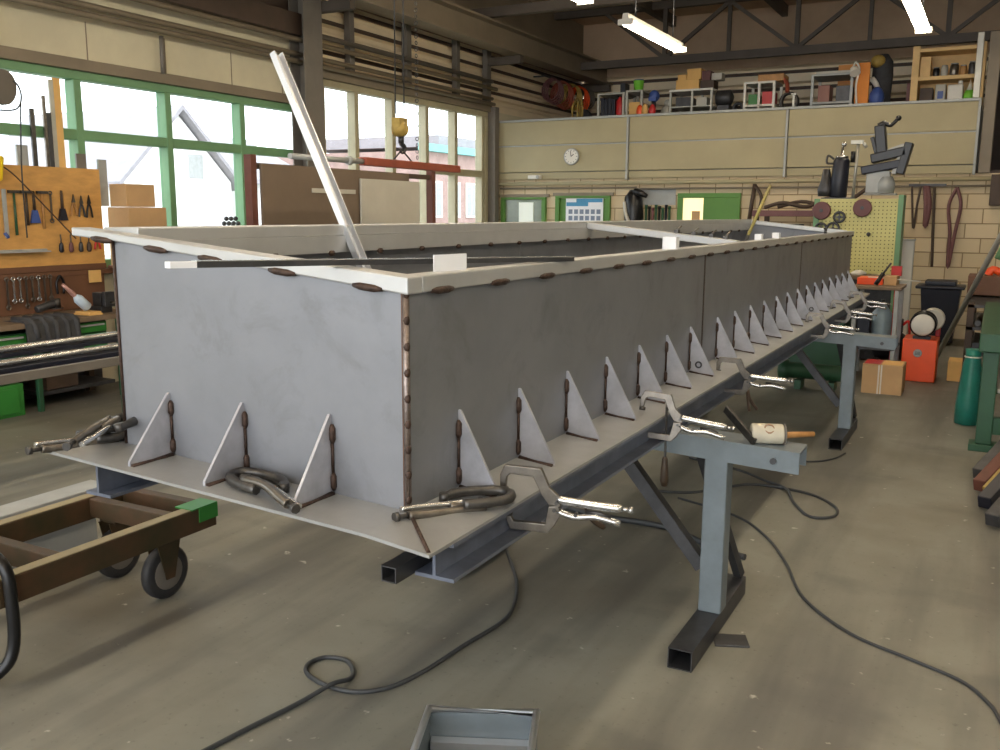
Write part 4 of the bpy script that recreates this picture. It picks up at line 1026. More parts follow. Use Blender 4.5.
tag(MB().box(-4.80, -4.28, 13.42, 13.56, 0.86, 0.90).box(-4.78, -4.74, 13.44, 13.54, 0, 0.86).box(-4.34, -4.30, 13.44, 13.54, 0, 0.86).build('tube_stand', DARK_STEEL), 'dark stand carrying the row of tubes at the block wall', 'stand')
# second row behind the curb: benches against the wall
t = thing('side_bench', 'low bench with a dark red top crowded with parts by the wall', 'bench', (-2.1, 13.0, 0))
MB().box(-2.95, -1.45, 12.7, 13.45, 1.60, 1.68).build('bench_top', MAROON, t, 0.005)
for x in (-2.9, -1.5):
    for y in (12.75, 13.4):
        MB().box(x - 0.03, x + 0.03, y - 0.03, y + 0.03, 0, 1.60).build('leg', DKBROWN, t)
MB().box(-2.9, -1.5, 12.85, 13.3, 1.20, 1.24).build('shelf', WOODH, t)
for i, (x0, x1, z0, z1, m, lb) in enumerate(((-2.75, -2.35, 1.24, 1.50, DARK_STEEL, 'dark box on the shelf under the red topped bench'), (-2.25, -1.95, 1.24, 1.46, CARD_L, 'pale carton on the shelf under the red topped bench'), (-1.85, -1.6, 1.24, 1.52, CARD, 'brown carton on the shelf under the red topped bench'))):
    carton('storage_box', x0, x1, 12.8, 13.2, z0, z1, m, lb, 'box')
tag(MB().tube(spline([(-2.85, 13.0, 1.72), (-2.6, 12.95, 1.78), (-2.3, 13.0, 1.73), (-2.05, 13.05, 1.84), (-1.8, 13.0, 1.80), (-1.55, 12.95, 1.96)], 5), 0.026, 8).tube(spline([(-2.7, 13.1, 1.72), (-2.4, 13.15, 1.80), (-2.1, 13.1, 1.74)], 5), 0.024, 8).build('hose_bundle', DKBROWN), 'brown hose bundle lying along the red bench top', 'hose')
tag(MB().tube([(-3.12, 13.52, 2.05), (-3.16, 13.45, 1.55)], 0.03, 8).tube(spline([(-3.10, 13.50, 2.02), (-3.0, 13.45, 1.85), (-3.05, 13.45, 1.6)], 5), 0.024, 8).build('hanging_hose', DKBROWN), 'brown hoses hung on the wall beyond the pry bar', 'hose')
# hoses and leads on the right part of the block wall
for pts, r, m, lb in (([(-1.06, 13.52, 2.0), (-1.03, 13.5, 1.7), (-1.0, 13.5, 1.45), (-0.98, 13.5, 1.75), (-0.95, 13.52, 2.0)], 0.014, DKBROWN, 'thin brown lead looped on the wall, nearest the pegboard'),
                      ([(-0.90, 13.52, 2.0), (-0.87, 13.5, 1.75), (-0.86, 13.5, 1.48), (-0.83, 13.5, 1.75), (-0.87, 13.52, 2.0)], 0.03, MAROON, 'thick maroon lead bunched on the wall above the bin'),
                      ([(-0.79, 13.52, 1.98), (-0.77, 13.5, 1.6), (-0.74, 13.5, 0.95)], 0.018, DKBROWN, 'straight dark lead hanging down to the bin'),
                      ([(-0.52, 13.52, 1.98), (-0.60, 13.5, 1.75), (-0.56, 13.5, 1.4), (-0.55, 13.5, 0.95), (-0.50, 13.5, 1.4), (-0.46, 13.5, 1.75), (-0.52, 13.52, 1.98)], 0.022, MAROON, 'long maroon hose loop hanging right of the bin')):
    tag(MB().tube(spline(pts, 6), r, 8).build('wall_lead', m), lb, 'hose')
tag(MB().box(-1.1, -0.65, 13.52, 13.56, 2.0, 2.03).build('hook_rail', DARK_STEEL), 'dark hook rail on the wall carrying the leads', 'rail')
tag(MB().box(-0.14, 0.22, 13.45, 13.59, 1.75, 2.14).build('switch_box', DKBROWN, bev=0.008), 'dark brown switch box on the block wall at the right edge', 'switch box')

# ---------------------------------------------------------------- pegboard station and its machines
t = thing('pegboard_cabinet', 'yellow green perforated tool cabinet behind the curb end', 'cabinet', (-1.3, 11.1, 0))
MB().box(-1.80, -0.985, 11.0, 11.03, 0.98, 1.80).build('panel', PEG, t, 0.003)
MB().box(-0.985, -0.93, 10.98, 11.25, 0.0, 1.84).build('side_post', GREEN, t, 0.004)
MB().box(-1.86, -1.80, 10.98, 11.25, 0.0, 1.80).build('side_post', GREEN, t, 0.004)
m = MB()
for i in range(19):
    for j in range(19):
        x = -1.765 + 0.042 * i; z = 1.02 + 0.041 * j
        m.box(x - 0.006, x + 0.006, 10.998, 10.9995, z - 0.006, z + 0.006)
m.build('peg_holes', PEGHOLE, t)
MB().box(-1.80, -0.93, 10.70, 11.0, 0.93, 0.975).build('ledge', BENCHW, t, 0.004)
MB().box(-1.80, -0.985, 11.02, 11.25, 0.02, 0.93).build('base', DARK_STEEL, t, 0.005)
for x, z, r, lb in ((-1.345, 1.70, 0.098, 'round maroon disc hung high in the middle of the pegboard'), (-1.775, 1.67, 0.10, 'round maroon disc overlapping the left edge of the pegboard')):
    t2 = thing('grinding_disc', lb, 'disc', (x, 10.96, z - r))
    MB().lathe((x, 10.997, z), (0, -1, 0), [(0, r * 0.95), (0.008, r), (0.035, r), (0.043, r * 0.9)], 26).build('disc', MAROON, t2)
    MB().cyl((x, 10.954, z), (x, 10.945, z), 0.02, n=12).build('hub', DARK_STEEL, t2)
for x, z, r, lb in ((-1.58, 1.60, 0.055, 'small dark hand wheel on the pegboard between the discs'), (-1.64, 1.47, 0.065, 'dark hand wheel low on the pegboard, right of two'), (-1.77, 1.47, 0.06, 'dark hand wheel low on the pegboard, left of two')):
    t2 = thing('handwheel', lb, 'wheel', (x, 10.96, z - r))
    MB().torus((x, 10.97, z), (0, 1, 0), r, 0.013, 20, 8).build('rim', DARK_STEEL, t2)
    MB().bar((x - r, 10.97, z), (x + r, 10.97, z), 0.010, 0.014).bar((x, 10.97, z - r), (x, 10.97, z + r), 0.010, 0.014, (1, 0, 0)).cyl((x, 10.997, z), (x, 10.955, z), 0.018, n=10).build('spokes', DARK_STEEL, t2)
tag(MB().cyl((-1.26, 10.997, 1.415), (-1.26, 10.95, 1.415), 0.018, n=10).sph((-1.26, 10.945, 1.415), 0.022).build('peg_knob', DARK_STEEL), 'single dark knob on the pegboard below the middle disc', 'knob')
# black cylinder with cap
t = thing('gas_torch_cylinder', 'upright blue black cylinder with a chrome fitting on the pegboard top', 'cylinder', (-1.62, 11.12, 1.80))
MB().box(-1.80, -1.45, 11.05, 11.2, 1.80, 1.815).build('base_plate', DARK_STEEL, t)
MB().lathe((-1.635, 11.12, 1.815), (0.05, 0, 1), [(0, 0.085), (0.02, 0.095), (0.40, 0.088), (0.435, 0.07)], 18).build('body', NAVY, t)
MB().lathe((-1.614, 11.12, 2.25), (0, 0, 1), [(0, 0.07), (0.02, 0.07), (0.03, 0.02), (0.12, 0.012)], 12).sph((-1.60, 11.12, 2.40), 0.03).build('fitting', RAW, t)
MB().tube(spline([(-1.70, 11.12, 2.24), (-1.76, 11.1, 2.28), (-1.77, 11.1, 2.20), (-1.70, 11.08, 2.19)], 5), 0.012, 8).build('handle', TOOL_D, t)
MB().lathe((-1.77, 11.12, 1.83), (0, 0, 1), [(0, 0.08), (0.08, 0.09), (0.16, 0.06), (0.30, 0.04)], 12).build('regulator', DARK_STEEL, t)
t = thing('hook_post', 'slim white post with a hooked head beside the blue black cylinder', 'post', (-1.455, 11.12, 1.80))
MB().cyl((-1.475, 11.14, 1.815), (-1.455, 11.14, 2.42), 0.016, n=10).build('post', SHELFM, t)
MB().box(-1.53, -1.40, 11.11, 11.17, 2.40, 2.44).cyl((-1.40, 11.14, 2.41), (-1.37, 11.14, 2.36), 0.018, n=8).build('head', SHELFM, t)
MB().cyl((-1.50, 11.12, 2.20), (-1.50, 11.12, 2.32), 0.025, n=10).build('clip', BLACK, t)
t = thing('milling_head', 'big black jointed machine head with a raised crank above the pegboard', 'machine', (-1.15, 11.12, 1.80))
MB().box(-1.36, -1.02, 11.05, 11.22, 1.84, 1.86).box(-1.34, -1.10, 11.06, 11.20, 1.86, 2.10).build('column', GREYP, t, 0.01)
MB().lathe((-1.14, 11.12, 1.86), (0, 0, 1), [(0, 0.09), (0.10, 0.10), (0.18, 0.07)], 16).build('motor', GREYP, t)
MB().obox((-1.20, 11.12, 2.14), (0.40, 0.18, 0.09), (0, -0.18, 0)).build('table', NAVY, t, 0.012)
MB().obox((-0.965, 11.12, 2.23), (0.085, 0.18, 0.34), (0, 0.22, 0)).build('back_plate', BLACK, t, 0.01)
MB().obox((-1.03, 11.10, 2.17), (0.05, 0.12, 0.22), (0, 0.3, 0)).build('side_link', GREYP, t, 0.006)
MB().obox((-1.13, 11.12, 2.27), (0.36, 0.18, 0.10), (0, -0.22, 0)).build('upper_arm', BLACK, t, 0.012)
MB().obox((-1.06, 11.12, 2.34), (0.18, 0.12, 0.04), (0, -0.35, 0)).build('arm_cover', GREYP, t, 0.008)
MB().obox((-1.22, 11.12, 2.44), (0.11, 0.15, 0.30), (0, -0.14, 0)).build('spindle_head', BLACK, t, 0.012)
MB().obox((-1.285, 11.12, 2.38), (0.04, 0.10, 0.18), (0, -0.3, 0)).build('side_lever', BLACK, t, 0.006)
MB().tube(spline([(-1.26, 11.12, 2.585), (-1.20, 11.12, 2.61), (-1.13, 11.12, 2.59), (-1.07, 11.12, 2.65)], 5), [0.03] * 6 + [0.024] * 5 + [0.02] * 5, 8).sph((-1.06, 11.12, 2.66), 0.03).build('crank', BLACK, t)

# ---------------------------------------------------------------- behind the back trestle
t = thing('steel_table', 'grey steel frame table standing behind the curb end', 'table', (-0.95, 9.9, 0))
for x in (-1.2, -0.82):
    for y in (9.75, 10.25):
        MB().box(x - 0.02, x + 0.02, y - 0.02, y + 0.02, 0, 0.90).build('leg', GREYP, t, 0.003)
MB().box(-1.24, -0.78, 9.71, 10.29, 0.90, 0.93).build('table_top', BENCHW, t, 0.004)
MB().box(-1.22, -0.80, 9.73, 10.27, 0.30, 0.33).build('shelf', DARK_STEEL, t, 0.004)
t = thing('gas_canister', 'blue grey canister on the shelf of the steel table', 'canister', (-0.96, 9.95, 0.33))
MB().lathe((-0.96, 9.95, 0.332), (0, 0, 1), [(0, 0.085), (0.02, 0.095), (0.32, 0.095), (0.38, 0.05), (0.42, 0.03)], 18).build('body', mat('blue_grey_paint', rgb(128, 144, 152), 0.45, 0.1, 0.1, 6), t)
MB().cyl((-0.96, 9.95, 0.752), (-0.96, 9.95, 0.79), 0.02, n=10).build('valve', TOOL_D, t)
carton('storage_box', -1.17, -1.06, 9.8, 10.2, 0.332, 0.60, NAVY, 'blue black box on the shelf left of the canister', 'box', False)
carton('storage_box', -1.22, -0.98, 9.95, 10.25, 0.932, 1.0, ORANGE, 'flat orange box on the steel table behind the curb', 'box', False)
carton('storage_box', -0.97, -0.85, 9.95, 10.2, 0.932, 1.02, CARD, 'small brown box on the steel table top', 'box', False)
t = thing('hand_torch', 'black welding torch propped at the far end of the flange', 'torch', (-0.98, 9.5, 0.92))
MB().tube([(-1.02, 9.72, 0.95), (-0.96, 9.76, 1.06)], 0.022, 8).build('grip', BLACK, t)
MB().tube([(-0.96, 9.76, 1.06), (-0.90, 9.80, 1.16)], 0.010, 6).build('neck', TOOL_D, t)
tag(MB().tube([(-1.12, 9.98, 1.008), (-0.64, 10.06, 0.975)], 0.007, 6).build('welding_rod', WHITEP), 'thin white rod lying across the steel table and past its edge', 'rod')
tag(MB().lathe((-1.32, 10.85, 0.976), (0, 0, 1), [(0, 0.07), (0.02, 0.085), (0.05, 0.03)], 14).build('white_cap', WHITEP), 'white cap on the ledge under the pegboard', 'cap')  # white cap lying on the ledge
t = thing('steel_upright', 'tall pale steel channel standing against the block wall', 'steel channel', (-0.95, 12.0, 0))
MB().box(-1.05, -0.86, 12.02, 12.03, 0, 1.33).build('web', WHITEP, t)
for x in (-1.05, -0.868):
    MB().box(x, x + 0.008, 11.95, 12.02, 0, 1.33).build('flange', SHELFM, t)
MB().box(-1.06, -0.85, 11.94, 12.04, 1.33, 1.345).build('end_plate', GREYP, t)
tag(MB().box(-0.95, -0.85, 10.42, 10.5, 1.0, 1.10).box(-0.91, -0.89, 10.45, 10.47, 0, 1.0).build('red_marker', REDP), 'small red head on a thin stand before the pale channel', 'marker')
t = thing('gas_cylinder', 'dark green machine cylinder lying on the floor under the curb', 'cylinder', (-1.4, 9.0, 0))
MB().lathe((-1.74, 8.95, 0.165), (1, -0.02, 0), [(0, 0.085), (0.02, 0.10), (0.08, 0.10), (0.09, 0.075), (0.58, 0.075), (0.60, 0.05)], 18).build('body', GREEN_D, t)
for x in (-1.55, -1.25):
    MB().box(x - 0.03, x + 0.03, 8.85, 9.05, 0, 0.085).build('cradle', GREEN_D, t)
tag(MB().box(-1.9, -1.3, 9.9, 10.5, 0.0, 0.62).box(-1.92, -1.28, 9.88, 10.52, 0.62, 0.66).build('machine_block', GREEN_D, bev=0.012), 'dark green machine block under the far end of the curb', 'machine')
carton('tool_box', -7.1, -6.86, 4.85, 5.15, 0.152, 0.30, DKBROWN, 'dark brown box on the low shelf under the workbench', 'box', False)
t = thing('compressor', 'dark compressor with a red pipe between the back trestle and orange machine', 'compressor', (-0.86, 10.75, 0))
MB().lathe((-1.12, 10.75, 0.22), (1, 0, 0), [(0, 0.06), (0.03, 0.13), (0.05, 0.15), (0.30, 0.15), (0.33, 0.13), (0.36, 0.06)], 20).build('tank', NAVY, t)
MB().box(-1.05, -0.82, 10.68, 10.82, 0.37, 0.52).cyl((-0.94, 10.68, 0.45), (-0.94, 10.60, 0.45), 0.06, n=16).build('motor', DARK_STEEL, t, 0.008)
MB().tube(spline([(-0.82, 10.72, 0.46), (-0.76, 10.70, 0.50), (-0.75, 10.70, 0.30), (-0.80, 10.72, 0.24)], 5), 0.014, 8).build('pipe', REDP, t)
for x in (-1.05, -0.84):
    MB().box(x - 0.02, x + 0.02, 10.64, 10.86, 0, 0.10).build('foot', DARK_STEEL, t)
tag(MB().box(-0.33, -0.20, 10.05, 10.35, 0.0, 0.20).build('wood_block', CARD_L, bev=0.006), 'pale wooden block on the floor right of the orange machine', 'block')
carton('cardboard_box', -1.0, -0.655, 8.98, 9.32, 0, 0.27, CARD, 'brown cardboard box with a white tape band on the floor', 'cardboard box', False)
cb = bpy.data.objects['cardboard_box.002'] if 'cardboard_box.002' in bpy.data.objects else None
if cb:
    MB().box(-0.865, -0.852, 8.977, 8.979, 0.0, 0.27).box(-0.842, -0.829, 8.977, 8.979, 0.0, 0.27).build('tape', TAPE, cb)
    MB().box(-0.99, -0.85, 9.02, 9.28, 0.271, 0.274).build('red_label', REDP, cb)
    MB().box(-0.84, -0.67, 9.02, 9.28, 0.271, 0.2735).build('torn_flap', CARD_L, cb)
t = thing('welding_unit', 'orange red machine cabinet on the floor beside the cardboard box', 'machine', (-0.57, 10.0, 0))
MB().box(-0.745, -0.43, 9.85, 10.25, 0.0, 0.42).build('cabinet', ORANGE, t, 0.010)
MB().box(-0.47, -0.43, 10.18, 10.25, 0.421, 0.55).build('rear_riser', REDP, t, 0.006)
MB().lathe((-0.60, 9.848, 0.285), (0, -1, 0), [(0, 0.04), (0.008, 0.04), (0.01, 0.034)], 18).build('badge', GREYP, t)
m = MB()
for k in range(3):
    m.box(-0.625, -0.575, 9.8365, 9.8378, 0.268 + 0.013 * k, 0.274 + 0.013 * k)
m.build('badge_print', NAVY, t)
t = thing('cable_drum', 'black reel with a round cream face on the orange machine', 'reel', (-0.58, 9.95, 0.42))
MB().lathe((-0.575, 9.86, 0.565), (0.0, 1, 0.05), [(0, 0.110), (0.01, 0.122), (0.03, 0.124), (0.04, 0.10), (0.16, 0.10), (0.17, 0.122), (0.19, 0.118)], 26).build('body', BLACK, t)
MB().lathe((-0.575, 9.859, 0.565), (0, -1, 0), [(0, 0.108), (0.012, 0.10), (0.02, 0.03)], 24).build('face', WHITEP, t)
MB().lathe((-0.50, 10.04, 0.60), (0, 1, 0.05), [(0, 0.10), (0.01, 0.11), (0.10, 0.11), (0.12, 0.08)], 20).build('rear_drum', WBOARD, t)
MB().box(-0.66, -0.50, 9.90, 10.0, 0.42, 0.445).build('foot', BLACK, t)
t = thing('waste_bin', 'black wheeled waste bin standing against the block wall', 'bin', (-0.58, 12.9, 0))
MB().prism([(-0.74, 12.72, 0.05), (-0.40, 12.72, 0.05), (-0.34, 12.66, 0.72), (-0.80, 12.66, 0.72)], (0, 0.45, 0)).build('body', NAVY, t, 0.012)
MB().box(-0.86, -0.30, 12.62, 13.15, 0.72, 0.76).box(-0.76, -0.40, 12.70, 13.08, 0.76, 0.82).build('lid', NAVY, t, 0.015)
for x in (-0.72, -0.42):
    MB().cyl((x - 0.02, 13.12, 0.09), (x + 0.02, 13.12, 0.09), 0.09, n=16).build('wheel', RUBBER, t)

# ---------------------------------------------------------------- green bench and clutter at the right edge
t = thing('green_bench', 'dark green steel workbench cut by the right frame edge', 'workbench', (0.4, 7.4, 0))
for y in (7.15, 9.6):
    MB().box(-0.02, 0.08, y - 0.05, y + 0.05, 0.05, 0.70).build('leg', GREEN_D, t, 0.006)
    MB().box(0.7, 0.8, y - 0.05, y + 0.05, 0.05, 0.70).build('leg', GREEN_D, t, 0.006)
    MB().box(-0.06, 0.85, y - 0.08, y + 0.08, 0, 0.05).build('foot', GREEN_D, t, 0.004)
    MB().box(0.08, 0.7, y - 0.03, y + 0.03, 0.12, 0.24).build('stretcher', GREEN_D, t, 0.004)
MB().box(-0.05, 0.10, 7.05, 9.7, 0.70, 0.83).build('front_rail', GREEN_D, t, 0.008)
MB().box(0.102, 0.9, 7.05, 9.7, 0.78, 0.84).build('bench_top', BENCHW, t, 0.006)
MB().box(0.09, 0.75, 7.2, 9.5, 0.40, 0.43).build('shelf', SHELFM, t, 0.004)
tag(MB().tube([(-0.50, 11.6, 0.03), (0.03, 10.0, 1.45), (0.12, 9.72, 1.70)], 0.028, 10).build('leaning_tube', SHELFM), 'grey tube leaning steeply across the right edge clutter', 'tube')
t = thing('teal_sack', 'teal plastic sack standing on the floor against the green bench leg', 'sack', (-0.10, 8.0, 0))
MB().lathe((-0.10, 7.98, 0.0), (0.02, 0, 1), [(0, 0.05), (0.01, 0.085), (0.15, 0.09), (0.32, 0.078), (0.46, 0.07), (0.54, 0.055), (0.60, 0.06)], 9).build('bag', TEAL, t)
MB().torus((-0.09, 7.98, 0.54), (0, 0, 1), 0.058, 0.006, 14, 6).build('tie', WHITEP, t)
carton('wooden_crate', -0.24, 0.25, 10.9, 11.4, 0.80, 1.0, BROWNB, 'dark brown open crate on the rack behind the green bench', 'crate', False)
cr = C.objects[-1]
tag(MB().tube(spline([(-0.06, 11.1, 1.0), (-0.02, 11.1, 1.06), (0.06, 11.1, 1.03)], 4), 0.04, 8).build('orange_glove', ORANGE), 'small orange glove on the brown crate', 'glove')
t = thing('scrap_rack', 'low dark rack full of steel offcuts behind the green bench', 'rack', (-0.05, 10.4, 0))
for x in (-0.17, 0.6):
    for y in (9.95, 11.45):
        MB().box(x - 0.03, x + 0.03, y - 0.03, y + 0.03, 0, 0.80).build('post', DKBROWN, t)
for z in (0.30, 0.55, 0.765):
    MB().box(-0.20, 0.63, 9.92, 11.48, z - 0.015, z + 0.015).build('shelf', DARK_STEEL, t)
tag(MB().tube([(0.03, 11.6, 1.15), (0.25, 11.7, 1.75)], 0.05, 8).build('green_strap', GREEN), 'green strap hanging diagonally at the right frame edge', 'strap')
rs = random.Random(3)
mats = [DARK_STEEL, TOOL_D, SHELFM, RUST, TOOL, BROWNB, GREYP, ORANGE]
for k in range(14):
    z = (0.315, 0.565)[k % 2]; x = -0.10 + 0.068 * (k // 2); y = 9.95 + rs.random() * 0.12; h = 0.04 + rs.random() * 0.10
    if k % 3:
        o = MB().cyl((x, y, z + 0.03), (x + 0.01, y + 0.9, z + 0.03), 0.028, n=10).build('offcut', mats[k % 8])
    else:
        o = MB().box(x - 0.03, x + 0.03, y, y + 0.9, z + 0.001, z + h).build('offcut', mats[k % 8], bev=0.003)
    tag(o, 'steel offcut with its end facing the hall on the scrap rack shelves', 'offcut', 'offcuts on the scrap rack')
for i, (y, z, x, a, m, lb) in enumerate(((6.25, 0.045, 0.02, 0.0, DARK_STEEL, 'dark steel bar end on the floor, farthest of the bar stack at right'), (5.95, 0.05, 0.03, 0.1, RUST, 'rusty steel bar end second in the stack on the right floor'), (5.60, 0.05, 0.06, 0.1, NAVY, 'blue black steel bar end third in the stack on the right floor'), (5.28, 0.05, 0.10, 0.1, DARK_STEEL, 'dark steel bar end nearest the camera in the stack on the right'))):
    b = MB(); q0 = Vector((x, y, z)); q1 = q0 + Vector((0.40, 0.95, 0.36))
    b.bar(q0, q1, 0.075, 0.075)
    tag(b.build('steel_bar', m, bev=0.006), lb, 'bar')
tag(MB().bar((0.06, 5.83, 0.07), (0.42, 6.68, 0.40), 0.03, 0.02).build('steel_bar', HOOKY), 'thin ochre bar lying between the dark bars at right', 'bar')

# ---------------------------------------------------------------- store on the mezzanine
ZM = 3.082
Y0 = 14.2
def rack_frame(name, x0, x1, d, z1, zs, m, label, cat='rack'):
    t = thing(name, label, cat, ((x0 + x1) / 2, Y0 + d / 2, ZM))
    w = 0.018
    for x in (x0 + w, x1 - w):
        for y in (Y0, Y0 + d):
            MB().box(x - w, x + w, y - w, y + w, ZM, z1).build('post', m, t)
    for z in zs:
        MB().box(x0, x1, Y0 - 0.02, Y0 + d + 0.02, z - 0.015, z + 0.015).build('shelf', m, t, 0.003)
    return t
rack_frame('shelf_rack', -5.84, -5.38, 0.5, 3.51, (3.12, 3.50), SHELFM, 'light steel rack by the red extinguisher, leftmost on the mezzanine')
for k in range(4):
    carton('file_box', -5.80 + 0.062 * k, -5.745 + 0.062 * k, Y0 + 0.03, Y0 + 0.40, 3.137, 3.44 - 0.02 * (k % 2), NAVY, 'dark upright box in the row inside the leftmost mezzanine rack', 'box', False)['group'] = 'dark boxes in the leftmost rack'
t = thing('fire_extinguisher', 'red fire extinguisher on the leftmost mezzanine rack', 'fire extinguisher', (-5.49, 14.3, 3.137))
MB().lathe((-5.49, 14.3, 3.137), (0, 0, 1), [(0, 0.06), (0.01, 0.068), (0.25, 0.068), (0.30, 0.03), (0.32, 0.025)], 16).build('tank', REDP, t)
MB().box(-5.53, -5.45, 14.28, 14.32, 3.457, 3.475).build('valve', BLACK, t)
rack_frame('shelf_rack', -5.36, -5.08, 0.5, 3.53, (3.12, 3.52), SHELFM, 'narrow steel rack right of the extinguisher, green tub on top')
carton('storage_box', -5.32, -5.14, Y0 + 0.04, Y0 + 0.4, 3.137, 3.36, CARD_L, 'pale box inside the narrow mezzanine rack', 'box', False)
t = thing('tub', 'bright green tub on top of the narrow rack', 'tub', (-5.21, 14.35, 3.535))
MB().lathe((-5.21, 14.35, 3.536), (0, 0, 1), [(0, 0.07), (0.14, 0.08), (0.15, 0.085), (0.16, 0.08)], 16).build('body', LIME, t)
MB().cyl((-5.21, 14.35, 3.696), (-5.21, 14.35, 3.71), 0.08, n=16).build('lid', BLUEP, t)
carton('storage_box', -5.48, -5.40, 14.25, 14.45, 3.516, 3.66, NAVY, 'small dark box on top of the leftmost mezzanine rack', 'box', False)
t = thing('helmet', 'blue helmet on a dark stand right of the green tub', 'helmet', (-4.93, 14.3, ZM))
MB().cyl((-4.93, 14.3, ZM), (-4.93, 14.3, 3.36), 0.03, n=8).cyl((-4.93, 14.3, ZM), (-4.93, 14.3, ZM + 0.02), 0.10, n=12).build('stand', DARK_STEEL, t)
MB().sph((-4.93, 14.3, 3.44), 0.085, (1, 1, 1.1)).build('shell', BLUEP, t)
MB().box(-4.99, -4.87, 14.20, 14.24, 3.36, 3.42).build('visor', BLUEP, t)
for k, (x, z, m) in enumerate(((-5.06, 0.06, ORANGE), (-4.98, 0.07, CARD_L), (-4.86, 0.06, REDP))):
    tag(MB().sph((x, 14.02, ZM + 0.055 + z * 0.8), 0.055, (1, 1, 1.9)).build('bottle', m), ('orange', 'cream', 'red')[k] + ' plastic bottle on the mezzanine edge under the blue helmet', 'bottle')
tag(MB().sph((-4.775, 14.45, ZM + 0.12), 0.09, (1.0, 1, 1.2)).sph((-4.76, 14.47, ZM + 0.26), 0.06).build('cloth_bag', WBOARD), 'pale crumpled cloth bag between helmet and white table', 'bag')
t = thing('store_table', 'white topped table carrying cartons on the mezzanine', 'table', (-4.3, 14.5, ZM))
MB().box(-4.66, -3.98, Y0, 14.8, 3.475, 3.505).build('table_top', WHITEP, t, 0.004)
for x in (-4.64, -4.30, -4.0):
    for y in (Y0 + 0.03, 14.77):
        MB().box(x - 0.015, x + 0.015, y - 0.015, y + 0.015, ZM, 3.475).build('leg', SHELFM, t)
MB().box(-4.64, -4.0, Y0 + 0.02, 14.78, 3.24, 3.255).build('shelf', SHELFM, t)
carton('cardboard_box', -4.57, -4.21, 14.25, 14.6, 3.507, 3.652, CARD_L, 'long pale carton directly on the white mezzanine table')
carton('cardboard_box', -4.56, -4.42, 14.3, 14.5, 3.656, 3.735, CARD_L, 'small pale carton on the long one, at its left end')
carton('cardboard_box', -4.41, -4.19, 14.28, 14.55, 3.656, 3.81, CARD_L, 'tall pale carton at the top of the mezzanine pile')
carton('tool_case', -4.19, -3.98, 14.25, 14.5, 3.507, 3.625, DKBROWN, 'dark brown case lower right of the pale cartons', 'case', False)
carton('tool_case', -4.18, -4.05, 14.28, 14.5, 3.629, 3.77, MAROON, 'maroon case stacked on the dark brown one', 'case', False)
carton('storage_box', -4.04, -3.88, 14.32, 14.5, 3.629, 3.73, WBOARD, 'off white box beside the maroon case', 'box', False)
carton('storage_box', -4.58, -4.34, 14.3, 14.6, 3.257, 3.40, DARK_STEEL, 'dark box on the shelf under the white table', 'box', False)
carton('storage_box', -4.24, -4.08, 14.25, 14.5, 3.257, 3.38, WBOARD, 'pale box on the shelf under the white table', 'box', False)
t = thing('machine_motor', 'grey electric motor right of the white table', 'motor', (-3.8, 14.3, ZM))
MB().lathe((-3.96, 14.35, 3.36), (1, 0, 0), [(0, 0.08), (0.02, 0.115), (0.22, 0.115), (0.24, 0.08), (0.265, 0.03)], 18).build('body', DARK_STEEL, t)
MB().box(-3.92, -3.74, 14.25, 14.45, ZM, 3.25).build('foot', DARK_STEEL, t, 0.006)
for k, (x, r, m, lb) in enumerate(((-3.60, 0.065, DARK_STEEL, 'dark cable coil on the mezzanine floor, left of the white framed rack'), (-2.86, 0.12, TOOL_D, 'grey cable coil on the mezzanine floor, right of the white framed rack'))):
    t = thing('cable_coil', lb, 'cable coil', (x, 14.3, ZM))
    m_ = MB()
    for j in range(4):
        m_.torus((x, 14.25 + 0.03 * j, ZM + r + 0.05), (0.1, 1, 0.05 * j), r, 0.02, 20, 6)
    m_.box(x - r * 0.7, x + r * 0.7, 14.20, 14.42, ZM, ZM + 0.04)
    m_.build('coil', m, t)
t = rack_frame('shelf_rack', -3.51, -3.05, 0.5, 3.55, (3.21, 3.535), WHITEP, 'white framed rack with green and red boxes inside')
MB().box(-3.30, -3.265, Y0 - 0.02, Y0 + 0.02, ZM, 3.52).build('post', WHITEP, t)
carton('storage_box', -3.45, -3.32, Y0 + 0.05, Y0 + 0.35, 3.227, 3.38, GREEN_B, 'green box inside the white framed rack', 'box', False)
carton('storage_box', -3.25, -3.09, Y0 + 0.05, Y0 + 0.35, 3.227, 3.41, REDP, 'red box inside the white framed rack', 'box', False)
carton('wooden_tray', -3.32, -2.95, Y0 + 0.03, Y0 + 0.4, 3.552, 3.65, WOODH, 'wooden tray on top of the white framed rack', 'tray', False)
tag(MB().tube(spline([(-2.98, 14.3, 3.60), (-2.90, 14.25, 3.50), (-2.88, 14.2, 3.38)], 4), 0.03, 8).build('orange_hose', RED_T), 'short orange red hose drooping right of the wooden tray', 'hose')
tag(MB().box(-2.74, -2.71, 13.9, 13.93, ZM, 3.30).box(-2.76, -2.69, 13.88, 13.95, 3.30, 3.32).build('rail_stub', SHELFM), 'short white stub post on the mezzanine edge near the panel joint', 'post')
t = rack_frame('work_table', -2.55, -1.98, 0.6, 3.60, (3.20, 3.585), GREYP, 'grey steel framed table beside the orange shelf boards', 'table')
MB().box(-2.50, -2.03, Y0 + 0.05, Y0 + 0.5, 3.602, 3.64).build('top_sheet', WBOARD, t)
carton('storage_box', -2.46, -2.30, Y0 + 0.05, Y0 + 0.35, 3.217, 3.45, mat('dusty_pink', rgb(150, 110, 100), 0.7), 'dusty pink box inside the grey framed table', 'box', False)
carton('storage_box', -2.22, -2.02, Y0 + 0.1, Y0 + 0.4, 3.217, 3.44, DARK_STEEL, 'dark box inside the grey framed table', 'box', False)
t = thing('orange_shelf_unit', 'bright orange board cupboard standing on the mezzanine', 'cupboard', (-1.85, 14.8, ZM))
